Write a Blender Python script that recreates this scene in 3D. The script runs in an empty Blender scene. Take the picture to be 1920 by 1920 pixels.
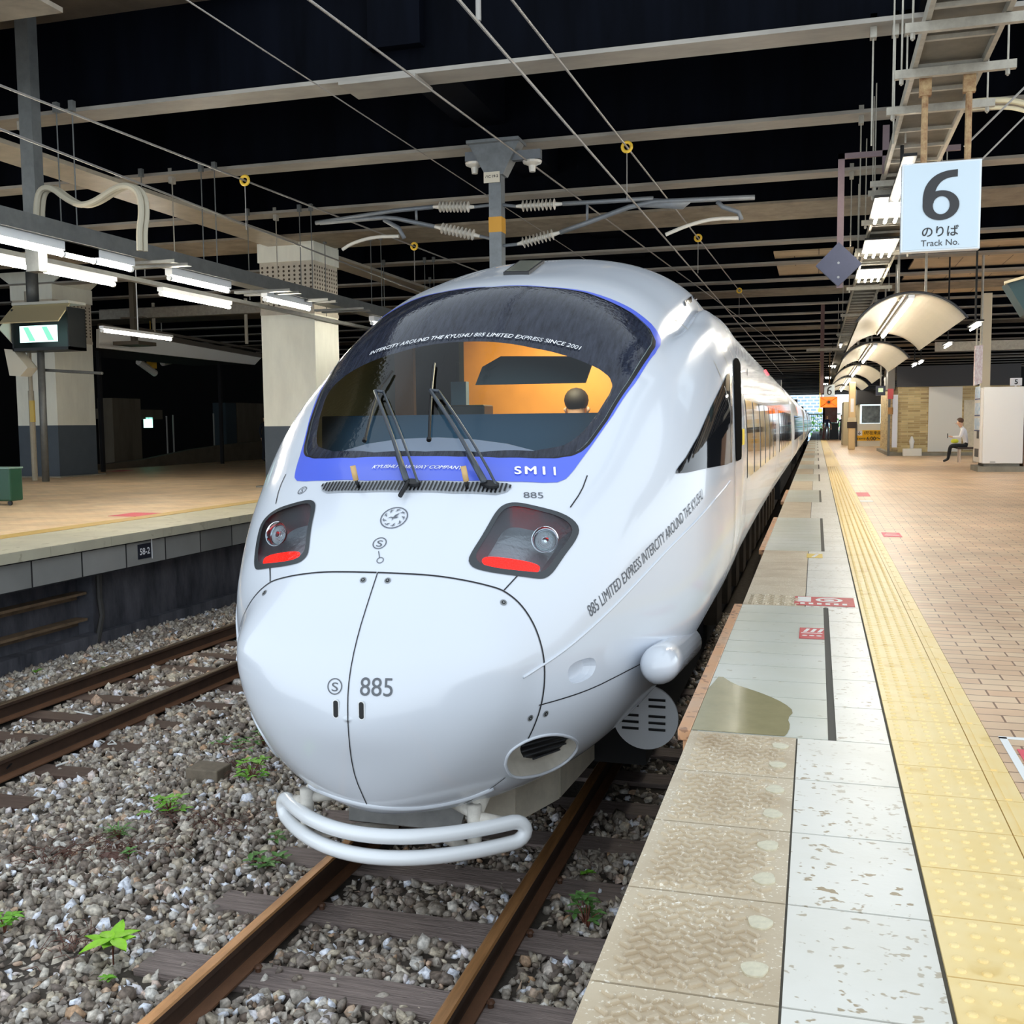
import bpy, bmesh, math, random
import numpy as np
from mathutils import Vector, Matrix
from mathutils.bvhtree import BVHTree
from mathutils.geometry import delaunay_2d_cdt
random.seed(5); rng = np.random.default_rng(7)
SC = bpy.context.scene; COL = SC.collection
PI = math.pi
# ------------------------------------------------------------------ camera
F = 1950.0
def cv(x, y): return np.array([(x-960)/F, -(y-960)/F, -1.0])
_dy = cv(1531, 792); _dy /= np.linalg.norm(_dy)
_dx = -cv(-5950, 868); _dx -= _dx.dot(_dy)*_dy; _dx /= np.linalg.norm(_dx)
R = np.array([_dx, _dy, np.cross(_dx, _dy)])
CAM = np.array([0, 0, 1.235])
cd = bpy.data.cameras.new('camera'); cam = bpy.data.objects.new('camera', cd); COL.objects.link(cam)
cd.sensor_width = 36; cd.lens = F/1920*36; cd.clip_start = .05; cd.clip_end = 600
M4 = Matrix([list(r)+[0] for r in R.tolist()]+[[0, 0, 0, 1]]); M4.translation = Vector(CAM)
cam.matrix_world = M4; SC.camera = cam
# ------------------------------------------------------------------ sky and exposure
SKY_LOW, SKY_TOP = 1.2, .52
w = bpy.data.worlds.new('sky'); SC.world = w; w.use_nodes = True
bg = w.node_tree.nodes['Background']; bg.inputs[0].default_value = (.82, .915, 1.0, 1)
_n, _l = w.node_tree.nodes, w.node_tree.links; _tc = _n.new('ShaderNodeTexCoord'); _sp = _n.new('ShaderNodeSeparateXYZ'); _ab = _n.new('ShaderNodeMath'); _ab.operation = 'ABSOLUTE'; _mr = _n.new('ShaderNodeMapRange')
_mr.inputs['From Max'].default_value = .9; _mr.inputs['To Min'].default_value = SKY_LOW; _mr.inputs['To Max'].default_value = SKY_TOP   # bright hazy horizon, dimmer overcast zenith
_l.new(_tc.outputs['Generated'], _sp.inputs[0]); _l.new(_sp.outputs[2], _ab.inputs[0]); _l.new(_ab.outputs[0], _mr.inputs[0]); _l.new(_mr.outputs[0], bg.inputs[1])
SC.view_settings.view_transform = 'Standard'; SC.view_settings.look = 'None'
SC.view_settings.gamma = 1; SC.view_settings.use_curve_mapping = False
SC.view_settings.exposure = 0.97
SC.cycles.use_denoising = True
SC.cycles.max_bounces = 8; SC.cycles.transparent_max_bounces = 12
SC.cycles.sample_clamp_indirect = 6; SC.cycles.caustics_reflective = False; SC.cycles.caustics_refractive = False
TUBE = 42.0      # brightness of the fluorescent tubes
# pixel -> world point on a plane of the place
def ray(x, y): return R @ cv(x, y)
def onz(x, y, z): d = ray(x, y); return CAM + d*((z-CAM[2])/d[2])
def onx(x, y, X): d = ray(x, y); return CAM + d*((X-CAM[0])/d[0])
def ony(x, y, Y): d = ray(x, y); return CAM + d*((Y-CAM[1])/d[1])
# ------------------------------------------------------------------ materials
MATS = {}
def s2l(c): return tuple(((v/12.92) if v <= .04045 else ((v+.055)/1.055)**2.4) for v in [u/255 for u in c])
def mat(name, col, rough=.5, metal=0, var=0, vs=8, bump=0, bs=60, emit=0, coat=0, col2=None, ecol=None, spec=.5, stretch=None):
    if name in MATS: return MATS[name]
    m = bpy.data.materials.new(name); m.use_nodes = True; nt = m.node_tree; N = nt.nodes; L = nt.links
    b = N['Principled BSDF']; c = s2l(col)+(1,)
    b.inputs['Base Color'].default_value = c; b.inputs['Roughness'].default_value = rough
    b.inputs['Metallic'].default_value = metal; b.inputs['Specular IOR Level'].default_value = spec
    if coat: b.inputs['Coat Weight'].default_value = coat; b.inputs['Coat Roughness'].default_value = .05
    if emit:
        b.inputs['Emission Color'].default_value = (s2l(ecol)+(1,)) if ecol else c
        b.inputs['Emission Strength'].default_value = emit
    if var or bump:
        tc = N.new('ShaderNodeTexCoord'); src = tc.outputs['Object']
        if stretch:
            mp = N.new('ShaderNodeMapping'); mp.inputs['Scale'].default_value = stretch; L.new(src, mp.inputs[0]); src = mp.outputs[0]
    if var:
        n = N.new('ShaderNodeTexNoise'); n.inputs['Scale'].default_value = vs; n.inputs['Detail'].default_value = 6; n.inputs['Roughness'].default_value = .65
        L.new(src, n.inputs['Vector'])
        r = N.new('ShaderNodeValToRGB'); r.color_ramp.elements[0].position = .3; r.color_ramp.elements[1].position = .7
        c2 = s2l(col2)+(1,) if col2 else tuple(v*(1-var) for v in c[:3])+(1,)
        r.color_ramp.elements[0].color = c2; r.color_ramp.elements[1].color = c
        L.new(n.outputs[0], r.inputs[0]); L.new(r.outputs[0], b.inputs['Base Color'])
    if bump:
        n = N.new('ShaderNodeTexNoise'); n.inputs['Scale'].default_value = bs; n.inputs['Detail'].default_value = 4
        L.new(src, n.inputs['Vector'])
        bp = N.new('ShaderNodeBump'); bp.inputs['Strength'].default_value = bump; bp.inputs['Distance'].default_value = .01
        L.new(n.outputs[0], bp.inputs['Height']); L.new(bp.outputs[0], b.inputs['Normal'])
    MATS[name] = m; return m
def emis(name, col, strength):
    if name in MATS: return MATS[name]
    m = bpy.data.materials.new(name); m.use_nodes = True; nt = m.node_tree; nt.nodes.clear()
    e = nt.nodes.new('ShaderNodeEmission'); e.inputs[0].default_value = s2l(col)+(1,); e.inputs[1].default_value = strength
    o = nt.nodes.new('ShaderNodeOutputMaterial'); nt.links.new(e.outputs[0], o.inputs[0]); MATS[name] = m; return m
def glass(name, tint, gloss=.04, rough=.02):
    m = bpy.data.materials.new(name); m.use_nodes = True; nt = m.node_tree; N = nt.nodes; L = nt.links; N.clear()
    t = N.new('ShaderNodeBsdfTransparent'); t.inputs[0].default_value = tint+(1,)
    g = N.new('ShaderNodeBsdfGlossy'); g.inputs['Roughness'].default_value = rough
    fr = N.new('ShaderNodeFresnel'); fr.inputs[0].default_value = 1.45
    mx = N.new('ShaderNodeMixShader'); o = N.new('ShaderNodeOutputMaterial')
    nz = N.new('ShaderNodeTexNoise'); nz.inputs['Scale'].default_value = 40; bp = N.new('ShaderNodeBump'); bp.inputs['Strength'].default_value = .12
    bp.inputs['Distance'].default_value = .01
    tc = N.new('ShaderNodeTexCoord'); L.new(tc.outputs['Object'], nz.inputs['Vector']); L.new(nz.outputs[0], bp.inputs['Height']); L.new(bp.outputs[0], g.inputs['Normal'])
    L.new(fr.outputs[0], mx.inputs[0]); L.new(t.outputs[0], mx.inputs[1]); L.new(g.outputs[0], mx.inputs[2]); L.new(mx.outputs[0], o.inputs[0])
    MATS[name] = m; return m
white = mat('train_white', (212, 217, 225), .20, coat=.5)
whitetube = mat('white_paint', (235, 236, 236), .3)
black = mat('black_plastic', (14, 14, 17), .4)
blackgloss = mat('black_gloss', (16, 17, 24), .06, coat=.5, bump=.35, bs=28)
seamm = mat('seam_dark', (30, 30, 34), .7)
textgrey = mat('lettering_grey', (92, 96, 102), .5)
textwhite = mat('lettering_white', (245, 246, 250), .4)
blue = mat('livery_blue', (84, 106, 220), .3, coat=.3)
steel = mat('galvanised', (150, 153, 155), .45, .4, var=.25, vs=20)
darkst = mat('dark_steel', (60, 62, 66), .5, .3)
lamp_on = emis('tube_light', (255, 247, 230), TUBE)
# ------------------------------------------------------------------ mesh building
class MB:
    def __init__(s): s.v = []; s.f = []; s.m = []; s.mi = 0
    def add(s, vs, fs):
        o = len(s.v); s.v += [tuple(map(float, p)) for p in vs]; s.f += [tuple(i+o for i in q) for q in fs]; s.m += [s.mi]*len(fs); return s
    def box(s, c, d, rot=None):
        c = np.array(c, float); d = np.array(d, float)/2
        P = np.array([[x, y, z] for x in (-1, 1) for y in (-1, 1) for z in (-1, 1)])*d
        if rot is not None: P = P @ np.array(rot).T
        return s.add(P+c, [(0, 1, 3, 2), (4, 6, 7, 5), (0, 4, 5, 1), (2, 3, 7, 6), (0, 2, 6, 4), (1, 5, 7, 3)])
    def bb(s, x0, x1, y0, y1, z0, z1): return s.box(((x0+x1)/2, (y0+y1)/2, (z0+z1)/2), (abs(x1-x0), abs(y1-y0), abs(z1-z0)))
    def tube(s, pts, r, n=10, cap=True):
        P = [np.array(p, float) for p in pts]; rr = r if hasattr(r, '__len__') else [r]*len(P)
        vs = []; fs = []; prev = None
        for i, p in enumerate(P):
            t = P[min(i+1, len(P)-1)]-P[max(i-1, 0)]; t = t/(np.linalg.norm(t)+1e-12)
            if prev is None: a = np.cross(t, [0, 0, 1] if abs(t[2]) < .9 else [1, 0, 0])
            else: a = prev-t*prev.dot(t)
            a = a/(np.linalg.norm(a)+1e-12); prev = a; b = np.cross(t, a)
            for k in range(n): q = 2*PI*k/n; vs.append(p+rr[i]*(a*math.cos(q)+b*math.sin(q)))
        for i in range(len(P)-1):
            for k in range(n): fs.append((i*n+k, i*n+(k+1) % n, (i+1)*n+(k+1) % n, (i+1)*n+k))
        if cap: fs.append(tuple(range(n))[::-1]); fs.append(tuple((len(P)-1)*n+k for k in range(n)))
        return s.add(vs, fs)
    def prism(s, poly, axis, a0, a1):      # polygon in the two other axes, extruded along axis
        n = len(poly); vs = []
        for a in (a0, a1):
            for u, v in poly: vs.append({0: (a, u, v), 1: (u, a, v), 2: (u, v, a)}[axis])
        return s.add(vs, [tuple(range(n))[::-1], tuple(range(n, 2*n))]+[(i, (i+1) % n, n+(i+1) % n, n+i) for i in range(n)])
    def plate(s, quad, th):                # quad of 3D points with thickness
        q = [np.array(p, float) for p in quad]; n = np.cross(q[1]-q[0], q[-1]-q[0]); n /= np.linalg.norm(n); k = len(q)
        return s.add([p-n*th/2 for p in q]+[p+n*th/2 for p in q], [tuple(range(k))[::-1], tuple(range(k, 2*k))]+[(i, (i+1) % k, k+(i+1) % k, k+i) for i in range(k)])
    def build(s, name, mats, parent=None, smooth=False, bevel=0, off=None):
        me = bpy.data.meshes.new(name)
        V = np.array(s.v) if s.v else np.zeros((0, 3))
        root = parent
        while root is not None and root.parent is not None: root = root.parent
        if root is not None: o = np.array(root.location)
        elif off is not None: o = np.array(off, float)
        else: o = np.array([(V[:, 0].min()+V[:, 0].max())/2, (V[:, 1].min()+V[:, 1].max())/2, V[:, 2].min()])
        me.from_pydata((V-o).tolist(), [], s.f)
        if not isinstance(mats, (list, tuple)): mats = [mats]
        for m in mats: me.materials.append(m)
        if len(mats) > 1: me.polygons.foreach_set('material_index', s.m)
        if smooth: me.polygons.foreach_set('use_smooth', [True]*len(me.polygons))
        me.validate(); me.update()
        ob = bpy.data.objects.new(name, me); COL.objects.link(ob)
        if parent is not None: ob.parent = parent
        else: ob.location = o.tolist()
        if bevel:
            bv = ob.modifiers.new('bevel', 'BEVEL'); bv.width = bevel; bv.segments = 2; bv.limit_method = 'ANGLE'
        if smooth == 2:
            bm = bmesh.new(); bm.from_mesh(me); bmesh.ops.recalc_face_normals(bm, faces=bm.faces); bm.to_mesh(me); bm.free()
        return ob
def tag(o, label=None, cat=None, group=None, kind=None):
    if label: o['label'] = label
    if cat: o['category'] = cat
    if group: o['group'] = group
    if kind: o['kind'] = kind
    return o
def empty(name, loc, label, cat, group=None):
    o = bpy.data.objects.new(name, None); COL.objects.link(o); o.location = [float(a) for a in loc]; o.empty_display_size = .1
    return tag(o, label, cat, group)
def copy_tree(o, loc=None, parent=None):
    c = o.copy(); COL.objects.link(c); c.parent = parent
    if loc is not None: c.location = [float(a) for a in loc]
    for ch in list(o.children): copy_tree(ch, None, c)
    return c
def struct(o): o['kind'] = 'structure'; return o
_tc = {}
def text_geo(body, bold=0, shear=0, space=1):
    key = (body, bold, shear, space)
    if key in _tc: return _tc[key]
    cu = bpy.data.curves.new('t', 'FONT'); cu.body = body; cu.size = 1; cu.offset = bold; cu.shear = shear; cu.space_character = space; cu.resolution_u = 5
    ob = bpy.data.objects.new('t', cu); COL.objects.link(ob); bpy.context.view_layer.update()
    me = ob.evaluated_get(bpy.context.evaluated_depsgraph_get()).to_mesh()
    V = [tuple(v.co[:2]) for v in me.vertices]; Fc = [tuple(p.vertices) for p in me.polygons]
    bpy.data.objects.remove(ob); bpy.data.curves.remove(cu)
    A = np.array(V); _tc[key] = (A, Fc, A.min(0), A.max(0)); return _tc[key]
def flat_text(mb, body, origin, u, v, height=None, width=None, bold=0, center=True, space=1, shear=0):
    A, Fc, lo, hi = text_geo(body, bold, shear, space); u = np.array(u, float); v = np.array(v, float)
    sv = height/(hi[1]-lo[1]) if height else width/(hi[0]-lo[0]); su = width/(hi[0]-lo[0]) if width else sv
    c = (lo+hi)/2 if center else lo
    mb.add([np.array(origin)+u*((p[0]-c[0])*su)+v*((p[1]-c[1])*sv) for p in A], Fc)
def disc(mb, c, u, v, r, n=24, r0=0):
    c = np.array(c, float); u = np.array(u, float); v = np.array(v, float)
    P = [c+r*(u*math.cos(2*PI*k/n)+v*math.sin(2*PI*k/n)) for k in range(n)]
    if r0:
        Q = [c+r0*(u*math.cos(2*PI*k/n)+v*math.sin(2*PI*k/n)) for k in range(n)]
        mb.add(P+Q, [(k, (k+1) % n, n+(k+1) % n, n+k) for k in range(n)])
    else: mb.add(P, [tuple(range(n))])
# 2D and polyline helpers
def norm(v): return v/(np.linalg.norm(v)+1e-12)
def resample(P, n, closed=False):
    P = np.array(P, float)
    if closed: P = np.vstack([P, P[:1]])
    d = np.r_[0, np.cumsum(np.linalg.norm(np.diff(P, axis=0), axis=1))]; s = np.linspace(0, d[-1], n, endpoint=not closed)
    return np.stack([np.interp(s, d, P[:, k]) for k in range(P.shape[1])], 1)
def smooth_closed(P, it=2):
    P = np.array(P, float)
    for _ in range(it): P = np.stack([P*.75+np.roll(P, -1, 0)*.25, P*.25+np.roll(P, -1, 0)*.75], 1).reshape(-1, P.shape[1])
    return P
def smooth_open(P, it=2):
    P = np.array(P, float)
    for _ in range(it):
        Q = np.stack([P[:-1]*.75+P[1:]*.25, P[:-1]*.25+P[1:]*.75], 1).reshape(-1, P.shape[1]); P = np.vstack([P[:1], Q, P[-1:]])
    return P
def fill2d(poly, step):
    poly = np.array(poly, float); lo, hi = poly.min(0), poly.max(0); n = len(poly)
    g = np.stack(np.meshgrid(np.arange(lo[0], hi[0], step), np.arange(lo[1], hi[1], step)), -1).reshape(-1, 2)
    x, y = g[:, 0], g[:, 1]; ins = inpoly(poly, g)
    P2 = np.roll(poly, -1, 0); d = np.full(len(g), 1e9)
    for a, b in zip(poly, P2):
        ab = b-a; t = np.clip(((g-a)@ab)/(ab@ab+1e-12), 0, 1); d = np.minimum(d, np.linalg.norm(g-a-t[:, None]*ab, axis=1))
    g = g[ins & (d > step*.35)]
    vs = [Vector(p) for p in poly]+[Vector(p) for p in g]
    r = delaunay_2d_cdt(vs, [], [list(range(n))], 1, 1e-7)
    return np.array([tuple(v) for v in r[0]]), [tuple(f) for f in r[2]]
def inpoly(poly, g):
    poly = np.array(poly); x, y = g[:, 0], g[:, 1]; ins = np.zeros(len(g), bool); j = len(poly)-1
    for i in range(len(poly)):
        xi, yi = poly[i]; xj, yj = poly[j]; c = ((yi > y) != (yj > y)) & (x < (xj-xi)*(y-yi)/((yj-yi)+1e-12)+xi); ins ^= c; j = i
    return ins
# ================================================================== STRUCTURE
ZR = -1.123            # top of rails
XE, XT0, XT1 = -.469, .293, .667
YN, YF = 1.2, 150.0
def nodes_mat(name):
    m = bpy.data.materials.new(name); m.use_nodes = True; MATS[name] = m; return m, m.node_tree.nodes, m.node_tree.links, m.node_tree.nodes['Principled BSDF']
def brick_mat(name, c1, c2, cm, wid, hei, mortar, rough=.55, rot=0, bump=.3, plane='xy', spec=.4):
    m, N, L, b = nodes_mat(name); tc = N.new('ShaderNodeTexCoord'); src = tc.outputs['Object']
    if plane != 'xy':
        sp = N.new('ShaderNodeSeparateXYZ'); cb = N.new('ShaderNodeCombineXYZ'); L.new(src, sp.inputs[0])
        L.new(sp.outputs[{'x': 0, 'y': 1}[plane[0]]], cb.inputs[0]); L.new(sp.outputs[2], cb.inputs[1]); src = cb.outputs[0]
    br = N.new('ShaderNodeTexBrick'); br.inputs['Scale'].default_value = 1; br.inputs['Brick Width'].default_value = wid; br.inputs['Row Height'].default_value = hei
    br.inputs['Mortar Size'].default_value = mortar; br.inputs['Mortar Smooth'].default_value = .1
    br.inputs['Color1'].default_value = s2l(c1)+(1,); br.inputs['Color2'].default_value = s2l(c2)+(1,); br.inputs['Mortar'].default_value = s2l(cm)+(1,)
    L.new(src, br.inputs['Vector'])
    nz = N.new('ShaderNodeTexNoise'); nz.inputs['Scale'].default_value = 1.3; nz.inputs['Detail'].default_value = 8; L.new(tc.outputs['Object'], nz.inputs['Vector'])
    mr = N.new('ShaderNodeMapRange'); mr.inputs['From Min'].default_value = .3; mr.inputs['From Max'].default_value = .7; mr.inputs['To Min'].default_value = .8; mr.inputs['To Max'].default_value = 1.1
    L.new(nz.outputs[0], mr.inputs[0]); mx = N.new('ShaderNodeMix'); mx.data_type = 'RGBA'; mx.blend_type = 'MULTIPLY'; mx.inputs[0].default_value = 1
    L.new(br.outputs[0], mx.inputs[6]); L.new(mr.outputs[0], mx.inputs[7]); L.new(mx.outputs[2], b.inputs['Base Color']); b.inputs['Roughness'].default_value = rough; b.inputs['Specular IOR Level'].default_value = spec
    if bump:
        bp = N.new('ShaderNodeBump'); bp.inputs['Strength'].default_value = bump; bp.inputs['Distance'].default_value = .004; bp.invert = True; L.new(br.outputs['Fac'], bp.inputs['Height']); L.new(bp.outputs[0], b.inputs['Normal'])
    return m
def speck_mat(name, base, spot, scale, thr, col3=None, sc3=2.5, t3=.55, rough=.5, dim='h', stretch=(1, 1, 1)):
    m, N, L, b = nodes_mat(name); tc = N.new('ShaderNodeTexCoord'); mp = N.new('ShaderNodeMapping'); mp.inputs['Scale'].default_value = stretch; L.new(tc.outputs['Object'], mp.inputs[0])
    n1 = N.new('ShaderNodeTexNoise'); n1.inputs['Scale'].default_value = scale; n1.inputs['Detail'].default_value = 2; L.new(mp.outputs[0], n1.inputs['Vector'])
    r1 = N.new('ShaderNodeValToRGB'); r1.color_ramp.elements[0].position = thr; r1.color_ramp.elements[1].position = thr+.04
    r1.color_ramp.elements[0].color = s2l(base)+(1,); r1.color_ramp.elements[1].color = s2l(spot)+(1,); L.new(n1.outputs[0], r1.inputs[0]); out = r1.outputs[0]
    if col3:
        n2 = N.new('ShaderNodeTexNoise'); n2.inputs['Scale'].default_value = sc3; n2.inputs['Detail'].default_value = 7; L.new(tc.outputs['Object'], n2.inputs['Vector'])
        r2 = N.new('ShaderNodeValToRGB'); r2.color_ramp.elements[0].position = t3-.15; r2.color_ramp.elements[1].position = t3+.15; L.new(n2.outputs[0], r2.inputs[0])
        mx = N.new('ShaderNodeMix'); mx.data_type = 'RGBA'; L.new(r2.outputs[0], mx.inputs[0]); L.new(out, mx.inputs[6]); mx.inputs[7].default_value = s2l(col3)+(1,); out = mx.outputs[2]
    L.new(out, b.inputs['Base Color']); b.inputs['Roughness'].default_value = rough
    bp = N.new('ShaderNodeBump'); bp.inputs['Strength'].default_value = .25; bp.inputs['Distance'].default_value = .003; L.new(n1.outputs[0], bp.inputs['Height']); L.new(bp.outputs[0], b.inputs['Normal'])
    return m
brickf = brick_mat('paver_brick', (236, 206, 172), (226, 188, 154), (146, 116, 98), .218, .109, .0045, rough=.38)
brickfar = brick_mat('paver_far', (250, 222, 184), (240, 208, 170), (206, 172, 134), .218, .109, .004, rough=.5)
tex_tile = speck_mat('textured_tile', (204, 188, 162), (244, 236, 220), 90, .62, (180, 160, 132), 3.2, .60, rough=.42)
white_tile = speck_mat('white_tile', (232, 229, 220), (166, 148, 120), 30, .625, (220, 216, 204), 2.2, .55, rough=.36, stretch=(1, 1.3, 1))
flat_tile = speck_mat('plain_tile', (214, 214, 204), (166, 156, 136), 18, .68, (200, 200, 184), 1.4, .5, rough=.3)
yel = speck_mat('tactile_yellow', (246, 216, 148), (232, 198, 124), 5, .62, (248, 222, 162), 9, .5, rough=.42)
joint = mat('joint_dark', (92, 88, 80), .8)
concm = mat('concrete', (150, 146, 134), .8, var=.35, vs=3, bump=.4)
# --- right platform: deck slab, edge tiles, tactile strip
mb = MB(); mb.bb(XT1, 12, YN, YF, -1.6, 0); struct(mb.build('floor', brickf, off=(0, 0, -1.6)))
mb = MB(); mb.bb(XE+.02, XT1, YN, YF, -1.4, -.006); mb.bb(XE+.12, XT1, YN, YF, -1.6, -1.3); struct(mb.build('trim_1', joint))
# segments along the edge:  textured / wide plain with steel nosing, alternating
segs = [('t', YN, 4.15), ('p', 4.15, 7.2), ('t', 7.2, 10.35), ('p', 10.35, 14.0), ('t', 14.0, 16.8), ('p', 16.8, 19.8), ('t', 19.8, 22.8), ('p', 22.8, 25.9)]
y = 25.9; k = 0
while y < YF-3: segs.append(('tp'[k % 2], y, y+3.0)); y += 3.0; k += 1
gp = .004
mt, mw, mp_, mst = MB(), MB(), MB(), MB(); bars = MB(); dots = MB()
for kind, a, b in segs:
    n = max(1, round((b-a)/.478)) if kind == 't' else max(1, round((b-a)/.30)); st = (b-a)/n
    xm = -.056 if kind == 't' else .09
    for i in range(n):
        y0, y1 = a+i*st+gp, a+(i+1)*st-gp
        if kind == 't':
            mt.bb(XE, xm-gp, y0, y1, -.12, 0)
            if y1 < 26:
                r = 0; yy = y0+.03
                while yy < y1-.02:
                    for cidx in range(9 if True else 0):
                        xx = XE+.05+cidx*.036+(.018 if r % 2 else 0)
                        if xx > xm-.10 and abs(((yy-y0) % .24)-.12) < .05: continue
                        if xx > xm-.03: continue
                        t = .7 if (r+cidx) % 2 else -.7; h_, w_ = .018, .0055; c_, s_ = math.cos(t), math.sin(t)
                        if y1 < 8:
                            base = [(-h_, -w_), (h_, -w_), (h_, w_), (-h_, w_)]; bs_ = [(xx+u*c_-v*s_, yy+u*s_+v*c_) for u, v in base]; tp = [(xx+(u*c_-v*s_)*.8, yy+(u*s_+v*c_)*.8) for u, v in base]
                            bars.add([p+(0,) for p in bs_]+[p+(.008,) for p in tp], [(4, 5, 6, 7), (0, 1, 5, 4), (1, 2, 6, 5), (2, 3, 7, 6), (3, 0, 4, 7)])
                    yy += .034; r += 1
        else:
            mp_.bb(XE-.0, xm-.03, y0+.001, y1-.001, -.10, 0)
    n = max(1, round((b-a)/.478)); st = (b-a)/n
    for i in range(n): mw.bb(xm+.002, XT0-.007, a+i*st+gp, a+(i+1)*st-gp, -.12, 0)
    if kind == 'p': mst.bb(XE-.055, XE-.002, a, b, -.10, .002)
mt.v += bars.v; o_ = len(mt.v)-len(bars.v); mt.f += [tuple(i+o_ for i in f) for f in bars.f]; mt.m += bars.m
struct(mt.build('trim_2', tex_tile)); struct(mw.build('trim_3', white_tile)); struct(mp_.build('trim_4', flat_tile))
rust = speck_mat('nosing_rust', (206, 150, 104), (120, 70, 40), 22, .58, (196, 160, 130), 3, .55, rough=.45)
for i, (kind, a, b) in enumerate([s for s in segs if s[0] == 'p'][:3]):
    mb = MB(); mb.bb(XE-.055, XE-.002, a, b, -.045, .002); mb.bb(XE-.035, XE+.02, a+.01, b, -.12, -.045)
    tag(mb.build('steel_nosing', rust, bevel=.003), ['rusty orange steel nosing along the platform edge beside the train nose', 'pale steel nosing of the second jutting edge section beyond the red sticker', 'small steel nosing of the third jutting edge section far along the platform'][i], 'edge strip')
# lifting-hole patches in the textured tiles
c = 0
for i in range(6):
    for q in (.13, .36):
        y = 4.15-(i+1)*.49+q
        if y < 1.9: continue
        mb = MB(); pts = [(.030*math.cos(t)*(1+.12*math.sin(3*t+c)), .036*math.sin(t)*(1+.1*math.cos(2*t+c))) for t in np.linspace(0, 2*PI, 18, endpoint=False)]
        mb.prism([(-.118+u, y+v) for u, v in pts], 2, .0, .0045)
        tag(mb.build('mortar_patch', mat('patch_mortar', (222, 214, 188), .6, var=.2, vs=60)), 'round pale mortar patch near the inner side of the rough edge tiles', 'patch', 'mortar patches in the edge tiles'); c += 1
# wet stain on the first plain tiles
mb = MB(); ol = [(-.465, 4.17), (-.10, 4.17), (-.085, 4.30), (-.10, 4.42), (-.075, 4.53), (-.12, 4.66), (-.20, 4.78), (-.27, 4.86), (-.36, 4.95), (-.44, 5.12), (-.45, 4.9), (-.463, 4.85)]
P, Fc = fill2d(smooth_closed([(-.469, 4.155), (-.469, 4.158), (-.3, 4.156), (-.12, 4.156), (-.10, 4.16), (-.085, 4.30), (-.10, 4.42), (-.075, 4.53), (-.12, 4.66), (-.20, 4.78), (-.27, 4.86), (-.36, 4.95), (-.44, 5.12), (-.455, 4.95), (-.469, 4.85), (-.469, 4.8)], 1), .05); mb.add([(p[0], p[1], .0015) for p in P], Fc)
tag(mb.build('wet_stain', mat('wet_olive', (166, 156, 118), .12, var=.15, vs=9)), 'olive wet stain on the first plain tiles beside the train nose', 'stain')
# tactile strip
mb = MB(); NT = 170
for i in range(NT):
    y0 = YN+i*.3; mb.bb(XT0+.003, XT1-.09, y0+.003, y0+.297, -.03, .004); mb.bb(XT1-.086, XT1-.004, y0+.003, y0+.297, -.03, .004); mb.bb(XT1-.060, XT1-.040, y0+.012, y0+.288, .003, .008)
mb.bb(XT0, XT1-.004, YN+NT*.3, YF, -.03, .004)
for i in range(NT):
    y0 = YN+i*.3; seg = 8 if y0 < 9 else 4
    if y0 > 30: continue
    for a in range(5):
        for b in range(5):
            cx, cy = XT0+.035+a*.054+.0, y0+.03+b*.06; vs = []
            for r, z in ((.0125, .004), (.0095, .0085), (.004, .0098)): vs += [(cx+r*math.cos(2*PI*k/seg), cy+r*math.sin(2*PI*k/seg), z) for k in range(seg)]
            mb.add(vs, [(j*seg+k, j*seg+(k+1) % seg, (j+1)*seg+(k+1) % seg, (j+1)*seg+k) for j in range(2) for k in range(seg)]+[tuple(range(2*seg, 3*seg))])
tag(mb.build('tactile_paving', yel), 'yellow tactile paving strip with raised dots along the near platform', 'tactile paving')
# --- ground, ballast
grm = mat('ground', (84, 76, 68), .95, var=.5, vs=14, bump=1, bs=25)
mb = MB(); mb.bb(-7.6, XE+.12, 0, YF, -1.9, -1.315); struct(mb.build('trim_5', grm))
# --- far platform
XF = -7.82
mb = MB(); mb.bb(-21.2, XF-1.42, 2, YF, -1.5, 0); struct(mb.build('trim_6', brickfar, off=(0, 0, -1.5)))
mb = MB(); mb.bb(XF-1.42, XF-1.12, 2, YF, -1.5, .004); tag(mb.build('tactile_paving', mat('far_tactile', (222, 186, 110), .5, var=.15, vs=6)), 'yellow tactile strip along the edge of the far platform', 'tactile paving')
mb = MB(); n = 60
for i in range(n): mb.bb(XF-1.115, XF, 2.2+i*1.0, 3.19+i*1.0, -.11, 0)
mb.bb(XF-1.115, XF, 62.2, YF, -.11, 0); struct(mb.build('trim_7', speck_mat('far_coping', (208, 202, 178), (176, 168, 140), 8, .62, (196, 190, 168), 2, .5)))
blockm = brick_mat('wall_blocks', (168, 168, 164), (126, 126, 124), (40, 40, 42), .78, .30, .012, rough=.8, plane='yz', bump=.8)
mb = MB(); mb.bb(XF-.9, XF-.06, 2, YF, -.42, -.11); struct(mb.build('wall_left', blockm, off=(0, 0, -.42)))
lowwall = mat('lower_wall', (96, 96, 104), .8, var=.55, vs=1.6, bump=.5, bs=14, col2=(44, 46, 54), stretch=(1, 2.5, .8))
mb = MB(); mb.bb(XF-.9, XF-.34, 10.25, YF, -1.5, -.42); mb.bb(XF-.9, XF-.55, 2, 10.25, -1.5, -.42); mb.bb(XF-.42, XF-.24, 2, YF, -1.4, -1.15); struct(mb.build('wall_back', lowwall))
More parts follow.
